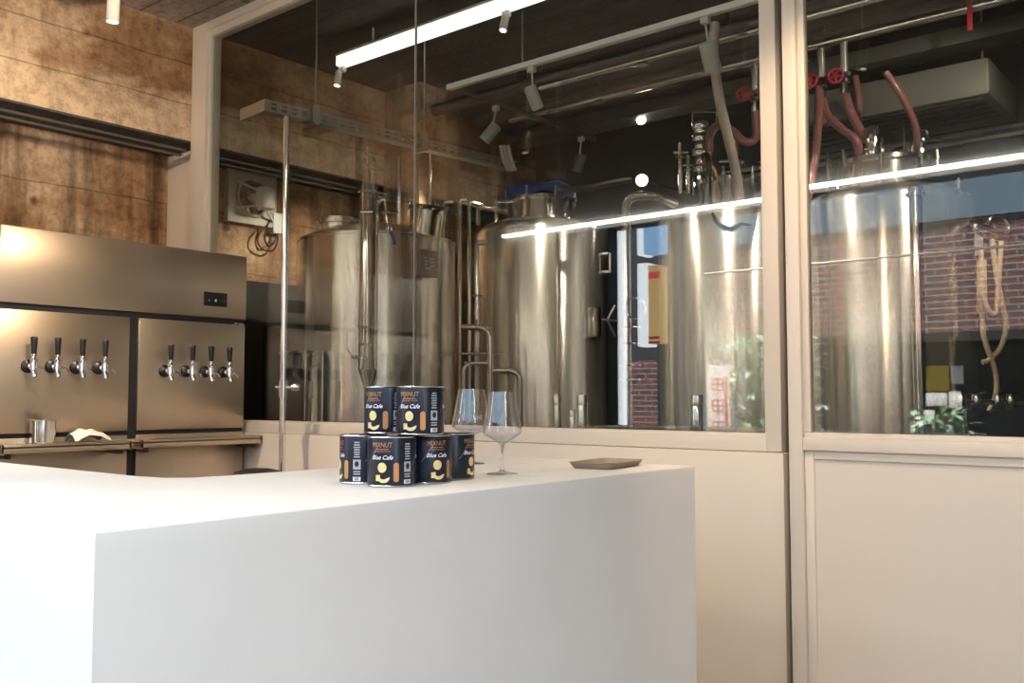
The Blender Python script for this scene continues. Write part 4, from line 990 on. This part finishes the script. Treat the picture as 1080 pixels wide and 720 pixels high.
# valves hanging from the lower bright pipe
VG = 'red wheel valves under the lower bright pipe'
def valve(px, y_top, wheel, lab, hose=None):
    z = zP-.026; t0 = atY(px, y_top, Y2); x = t0.x; D = V((x, Y2, 0)).dot(FW); s = D/_f
    v = thing('wheel_valve', lab, 'valve', (x, Y2, z), VG)
    zz = lambda y: atY(px, y, Y2).z
    y1 = y_top+26
    build(MB().cyl((x, Y2, z-.0), (x, Y2, zz(y1)), 4.2*s, n=18), 'stub', M['tank'], v)
    build(MB().cyl((x, Y2, zz(y1)), (x, Y2, zz(y1+11)), 5.5*s, n=18, bevel=.006).cyl(V((x, Y2, zz(y1+5))), V((x, Y2, zz(y1+5)))-FW*.07, .012, n=12), 'body', M['black'], v)
    build(MB().cyl((x, Y2, zz(y1+10)), (x, Y2, zz(y1+17)), 3.6*s, n=16).cyl((x, Y2, zz(y1+16)), (x, Y2, zz(y1+22)), 4.6*s, n=16), 'coupling', M['polish'], v)
    wc = atD(wheel[0], wheel[1], D-.1); ax = (RT*-.45-FW*.9); b = MB(); b.torus(wc, .037, .007, ax, 28, 8); b.cyl(wc-ax.normalized()*.012, wc+ax.normalized()*.012, .014, n=12)
    rq = V((0, 0, 1)).rotation_difference(ax.normalized())
    for k in range(5): a_ = 2*PI*k/5; b.cyl(wc, wc+rq@V((.035*math.cos(a_), .04*math.sin(a_), 0)), .006, n=8)
    b.cyl(wc, V((x, Y2, zz(y1+5)))-FW*.02, .007, n=8)
    build(b, 'hand_wheel', M['red'], v)
    return V((x, Y2, zz(y1+22)))
def valve_at(px, y_top, wheel, lab): return valve(px, y_top, wheel, lab)
v1 = valve_at(796, 70, (784, 99), 'red wheel valve left of the white post above the arched hose')
v2 = valve_at(866, 56, (854, 85), 'red wheel valve nearest the sliding door post')
v3 = valve_at(890, 51, (881, 80), 'red wheel valve second from the sliding door post')
# small red-handled valve at right
q = atY(1025, 24, Y2)
v = thing('hanging_valve', 'small red lever valve on the bright pipe at the far right', 'valve', (q.x, Y2, zP))
build(MB().bx(q.x-.012, q.x+.012, Y2-.045, Y2-.03, zP-.13, zP+.05, .004), 'lever', M['red'], v); build(MB().cyl((q.x, Y2-.045, zP), (q.x, Y2-.026, zP), .016), 'spindle', M['polish'], v)
# hoses
HG = 'pink and white hoses above the tanks'
def hose(lab, pts, r, m, start=None, end=None):
    P_ = [atD(*p_) for p_ in pts]
    if start is not None: P_ = [V(start)]+P_
    if end is not None: P_ = P_+[V(end)]
    build(MB().tube(P_, r, n=14, smooth=7), 'hose', M[m], loc=P_[0], label=lab, cat='hose', group=HG)
hose('thick pale hose falling past the spotlight into the third tank', [(754, 24, 4.88), (753, 60, 4.9), (759, 105, 4.98), (768, 145, 5.1), (776, 180, 5.3), (780, 208, 5.45), (779, 217, 5.5)], .027, 'hose_white')
hose('arched pale hose from the left wheel valve to the brass elbow', [(797, 145, 5.37), (785, 149, 5.37), (772, 138, 5.4), (758, 132, 5.5), (749, 142, 5.65), (748, 160, 5.7)], .024, 'hose_pink', start=v1)
hose('pink hose curving from the first valve past the post to the right tank', [(873, 122, 5.1), (889, 137, 5.05), (903, 148, 5.0), (906, 162, 5.02)], .022, 'hose_pink', start=v2)
hose('pink hose sloping from the second valve to the right tank lid', [(897, 117, 5.1), (909, 140, 5.06), (920, 154, 5.04), (925, 162, 5.05)], .024, 'hose_pink', start=v3)
hose('dark pink hose hanging straight down beside the post', [(864, 92, 5.05), (863, 130, 5.0), (860, 165, 4.95), (856, 190, 4.95), (850, 215, 4.9)], .022, 'hose_pink')
hose('dull pink hose descending at the right side of the tank lid', [(934, 76, 4.85), (949, 98, 4.85), (964, 128, 4.9), (967, 146, 4.95), (967, 162, 5.0)], .018, 'hose_pink')
hose('short pink hose behind the second wheel valve', [(902, 80, 5.25), (906, 105, 5.25), (905, 130, 5.25), (903, 158, 5.22)], .018, 'hose_pink')
q = atD(872, 100, 5.95)
build(MB().cyl((q.x, q.y, 0), (q.x, q.y, q.z), .012, n=12), 'thin_riser', M['polish'], loc=(q.x, q.y, 0), label='thin pale riser behind the hoses left of the right tank', cat='pipe')
# cable bundle at 530,170
for k in range(3):
    pts = [atD(528+4*k, 154, 5.9), atD(531+4*k, 168, 5.85), atD(536+4*k, 180, 5.85)]
    build(MB().tube(pts, .012, smooth=4, n=8), 'hanging_cable', M['hose_white'], loc=pts[0], label=['leftmost pale cable', 'middle pale cable', 'rightmost pale cable'][k]+' of the short bundle above the blue lid', cat='cable', group='pale cables under the ceiling')
# flexible grey duct arm above the blue lid
P_ = [atD(590, 199, 6.05), atD(618, 199, 6.1), atD(640, 194, 6.2), atD(665, 190, 6.3)]
build(MB().tube(P_, .022, smooth=3, n=4), 'support_arm', M['mid_grey'], loc=P_[0], label='flat grey arm reaching right above the blue lid', cat='bracket')
# flood lamps
for (px, py, D, lab, rr_, e) in ((677, 190, 6.6, 'glaring round flood lamp above the steel riser', .042, 60), (797, 197, 6.5, 'small bright flood lamp behind the third tank', .03, 20)):
    c = atD(px, py, D); ax = -V((c.x, c.y, c.z-CAMZ)).normalized()
    fl = thing('wall_lamp', lab, 'lamp', c, 'flood lamps at the back of the brew room')
    build(MB().lathe([(0, -.07), (rr_*.5, -.06), (rr_*.9, -.02), (rr_*1.1, 0), (rr_*1.1, .01), (rr_*.98, .01), (rr_*.95, .0), (0, -.004)], c, 28, axis=ax), 'shade', M['light_grey'], fl)
    build(MB().cyl(c-ax*.002, c+ax*.004, rr_*.9, n=24), 'lamp_face', M['flood'], fl)
    build(MB().cyl(c-ax*.06, V((c.x, YB-.001, c.z+.02)), .008, n=8), 'arm', M['dark_iron'], fl)
c = atY(676, 118, 6.0); 
c = atY(676, 118, 5.45); build(MB().lathe([(0, 0), (.02, .003), (.03, .018), (.03, .03), (0, .03)], (c.x, 5.45, dz_-.03), 20), 'spot_lamp', M['lamp'], loc=(c.x, 5.45, dz_-.03), label='tiny round lamp under the grey cable duct', cat='lamp')

# ================================================================== SHOPFRONT AND STREET
struct(MB().bx(-4.9, 2.5, Y0-.02, Y0+.02, 2.43, 2.45), 'trim_1', M['led_street'])
struct(MB().bx(-30, 25, -30, .14, -.16, -.02), 'street', M['asphalt'])
YS = -6.9
def vY(px, py, Yv):    # a point seen mirrored in the partition: returns its real place
    q = atY(px, py, Yv); return V((q.x, 2*(G+.01)-Yv, q.z))
Yv = 2*G-YS
zbr0 = atY(1000, 351, Yv).z; zbr1 = atY(1000, 232, Yv).z
XE = -6.75
b = MB().bx(XE, 14, YS-.3, YS, zbr0, zbr1); b.bx(-8.35, -7.7, YS-.2, YS+.05, -.02, 1.75); struct(b, 'street_brick_wall', M['brick'])
b = MB().bx(XE, 14, YS-.3, YS+.03, zbr1, 8.0); b.bx(XE, 14, YS-.3, YS+.06, zbr1-.03, zbr1+.06); struct(b, 'street_upper_wall', M['siding'])
struct(MB().bx(-20, XE, YS-.3, YS, -.02, 7.0), 'street_dark_wall', M['dusk'])
b = MB().bx(XE, 14, YS-.5, YS-.3, -.02, zbr0)
struct(b, 'street_shop_glazing', M['shop_dark'])
b = MB()
for x in (XE, -4.6, -2.4, -.2, 2): b.bx(x, x+.08, YS-.3, YS, -.02, zbr0)
b.bx(XE, 14, YS-.3, YS+.05, zbr0-.12, zbr0); struct(b, 'street_shop_frame', M['dark_iron'])
def street_card(px0, px1, py0, py1, Yv_, th, name, mats, lab, cat, thick_side=True):
    a = vY(px0, py0, Yv_); c = vY(px1, py1, Yv_)
    return build(MB().bx(min(a.x, c.x), max(a.x, c.x), a.y-th, a.y, min(a.z, c.z), max(a.z, c.z), .003), name, mats, loc=((a.x+c.x)/2, a.y, min(a.z, c.z)), label=lab, cat=cat)
# glowing panel standing in for a bright sky gap, then box signs
a = vY(639, 230, 9.5); c = vY(653.5, 450, 9.5)
build(MB().bx(a.x, c.x, a.y-.18, a.y, -.02, 3.2, .01), 'street_sky_gap_panel', M['white_glow'], loc=(a.x, a.y, 0), label='tall glowing white panel for a bright sky gap, reflected beside the second tank', cat='sign')
for (x0, x1, y0, y1, mm, lab) in ((671, 696, 226, 266, 'sign_blue', 'pale blue lit box sign reflected left of the third tank'), (683, 696, 280, 362, 'sign_yellow', 'yellow lit box sign reflected left of the third tank')):
    a = vY(x0, y0, 10); c = vY(x1, y1, 10)
    sg = thing('street_box_sign', lab, 'sign', (a.x, a.y, 0))
    build(MB().bx(a.x, c.x, a.y-.2, a.y, c.z, a.z, .01), 'sign_face', M[mm], sg)
    a2 = vY(672, y0-2, 9.98); c2 = vY(683.5 if mm == 'sign_yellow' else 678, y1+3, 9.98)
    build(MB().bx(a2.x, c2.x, a2.y-.25, a2.y, c2.z, a2.z, .01), 'sign_edge', M['white_glow'], sg)
    if mm == 'sign_yellow':
        b = MB()
        for (u0, u1) in ((287, 293), (355, 357), (360, 362)): e0 = vY(684, u0, 9.97); e1 = vY(696, u1, 9.97); b.bx(e0.x, e1.x, e0.y-.01, e0.y, e1.z, e0.z)
        build(b, 'sign_stripe', M['banner_red'], sg)
        build(MB().bx(c.x-.1, c.x, a.y-.2, a.y-.1, -.02, c.z), 'sign_post', M['mid_grey'], sg)
    else: build(MB().bx(c.x-.1, c.x, a.y-.35, a.y-.25, -.02, a.z), 'sign_post', M['mid_grey'], sg)
# posters on the shop glazing
for (x0, x1, y0, y1, mm, lab) in ((980, 1005, 386, 412, 'yellow', 'yellow poster'), (1006, 1020, 386, 405, 'paper', 'small white notice'), (980, 1003, 414, 428, 'paper', 'wide white notice'), (1004, 1018, 412, 430, 'paper', 'square white notice'), (978, 990, 432, 452, 'paper', 'low white notice')):
    street_card(x0, x1, y0, y1, Yv+.28, .01, 'street_poster', M[mm], lab+' on the shop window across the street', 'poster')
# shrubs, banner and menu stand
def shrub(px, Yv_, htop, w, lab, n=800, base=.45, pm='leaf'):
    q = vY(px, 430, Yv_); g_ = thing('street_shrub', lab, 'shrub', (q.x, q.y, 0), 'potted shrubs in the street')
    build(MB().lathe([(0, -.02), (.2, -.02), (.26, base), (.24, base), (.22, base-.04), (0, base-.04)], (q.x, q.y, 0), 24), 'planter', M['pot'], g_)
    b = MB()
    for k in range(7):
        a = random.uniform(0, 2*PI); b.tube([(q.x, q.y, base-.05), (q.x+.1*math.cos(a), q.y+.1*math.sin(a), (base+htop)/2), (q.x+w*.6*math.cos(a), q.y+w*.6*math.sin(a), htop-.1)], .009, n=6, smooth=3)
    build(b, 'stem', M['pot'], g_)
    b = MB()
    for k in range(n):
        a = random.uniform(0, 2*PI); u = random.random()**.5; zz = random.uniform(base+.05, htop)
        c = V((q.x+w*u*math.cos(a), q.y+w*u*math.sin(a), zz)); L = random.uniform(.09, .17)
        m = Matrix.Rotation(random.uniform(0, 2*PI), 3, 'Z') @ Matrix.Rotation(random.uniform(-.9, .9), 3, 'X')
        b.quad(c+m@V((0, 0, 0)), c+m@V((L*.28, L*.5, .01)), c+m@V((0, L, -.01)), c+m@V((-L*.28, L*.5, .01)), mi=int(random.random() < .45))
    build(b, 'foliage', [M['leaf'], M['leaf_pale']], g_)
shrub(792, 8.6, 1.72, .34, 'tall potted shrub reflected above the soap bottle')
shrub(846, 10.6, 1.8, .3, 'tall potted shrub reflected beside the door post', 300)
shrub(1000, 9.6, 1.0, .22, 'low potted shrub reflected near the white notices', 200, .5)
shrub(955, 10.6, .95, .16, 'tiny potted shrub reflected beside the stand pipe', 120, .5)
a = vY(747, 386, 8.1); c = vY(770, 449, 8.1)
bn_ = thing('street_banner', 'white banner with red characters reflected left of the soap bottle', 'banner', (a.x, a.y, 0))
build(MB().bx(a.x, c.x, a.y-.004, a.y, .3, a.z), 'cloth', M['banner'], bn_)
build(MB().cyl((a.x-.01, a.y-.01, -.02), (a.x-.01, a.y-.01, a.z+.03), .012, n=10).cyl((a.x-.01, a.y-.01, a.z), (c.x, a.y-.01, a.z), .008, n=8), 'banner_pole', M['light_grey'], bn_)
b = MB(); cxm = (a.x+c.x)/2; wd = c.x-a.x
for k in range(3):
    z0_ = a.z-.18-.2*k; s_ = .07
    for (x0, x1, zA, zB) in ((-1, 1, .9, .7), (-1, 1, .2, 0), (-.8, .8, -.5, -.7), (-.1, .12, 1, -1), (-.9, -.7, .9, -.7), (.65, .85, .6, -1)):
        b.bx(cxm-wd*.05+x0*s_, cxm-wd*.05+x1*s_, a.y, a.y+.002, z0_+zB*s_, z0_+zA*s_)
b.bx(a.x+wd*.78, a.x+wd*.93, a.y, a.y+.0015, .35, a.z-.1)
build(b, 'red_lettering', M['banner_red'], bn_)
a = vY(850, 392, 8.4); c = vY(866, 452, 8.4)
mn = thing('street_menu_stand', 'red and yellow menu stand reflected beside the door post', 'sign', ((a.x+c.x)/2, a.y, 0))
build(MB().bx(a.x-.1, c.x, a.y-.03, a.y, .1, a.z, .01), 'panel', M['banner_red'], mn)
b = MB()
for k in range(7): u = random.uniform(0, 1); b.bx(c.x-.11, c.x-.02+.03*(k % 2), a.y, a.y+.003, a.z-.04-.06*k-.04, a.z-.04-.06*k)
build(b, 'food_pictures', M['yellow'], mn)
build(MB().bx(a.x-.05, a.x-.02, a.y-.3, a.y, -.02, .3).bx(c.x-.05, c.x-.02, a.y-.3, a.y, -.02, .3), 'stand_leg', M['dark_iron'], mn)

# ================================================================== LIGHT, SKY, CAMERA
wd_ = bpy.data.worlds.new('sky'); SC.world = wd_; wd_.use_nodes = True
bg = wd_.node_tree.nodes['Background']; bg.inputs[0].default_value = (.80, .90, 1, 1); bg.inputs[1].default_value = 3.6
sun = bpy.data.lights.new('sun', 'SUN'); sun.energy = 28; sun.angle = math.radians(1.5); sun.color = (1, .96, .9)
so = bpy.data.objects.new('sun', sun); C.objects.link(so); so.rotation_euler = V((.25, -.42, -.87)).to_track_quat('-Z', 'Y').to_euler()
pl_ = bpy.data.lights.new('opening_portal', 'AREA'); pl_.shape = 'RECTANGLE'; pl_.size = 2.6-XJ; pl_.size_y = 2.4; pl_.cycles.is_portal = True
po_ = bpy.data.objects.new('opening_portal', pl_); C.objects.link(po_); po_.location = ((2.6+XJ)/2, .1, 1.2); po_.rotation_euler = (math.radians(90), 0, math.radians(0))
cam = bpy.data.cameras.new('camera'); cam.sensor_width = 36; cam.lens = 36*_f/1080; cam.clip_start = .05
co = bpy.data.objects.new('camera', cam); C.objects.link(co); co.location = (0, 0, CAMZ)
fwd = FW*math.cos(_th)+V((0, 0, math.sin(_th))); co.rotation_euler = fwd.to_track_quat('-Z', 'Y').to_euler()
SC.camera = co
SC.view_settings.view_transform = 'Standard'; SC.view_settings.look = 'None'; SC.view_settings.gamma = 1; SC.view_settings.use_curve_mapping = False
SC.view_settings.exposure = 0.36
SC.cycles.use_denoising = True; SC.cycles.max_bounces = 9; SC.cycles.diffuse_bounces = 4; SC.cycles.glossy_bounces = 5; SC.cycles.transmission_bounces = 6; SC.cycles.transparent_max_bounces = 16
SC.cycles.caustics_reflective = False; SC.cycles.caustics_refractive = False; SC.cycles.sample_clamp_indirect = 6
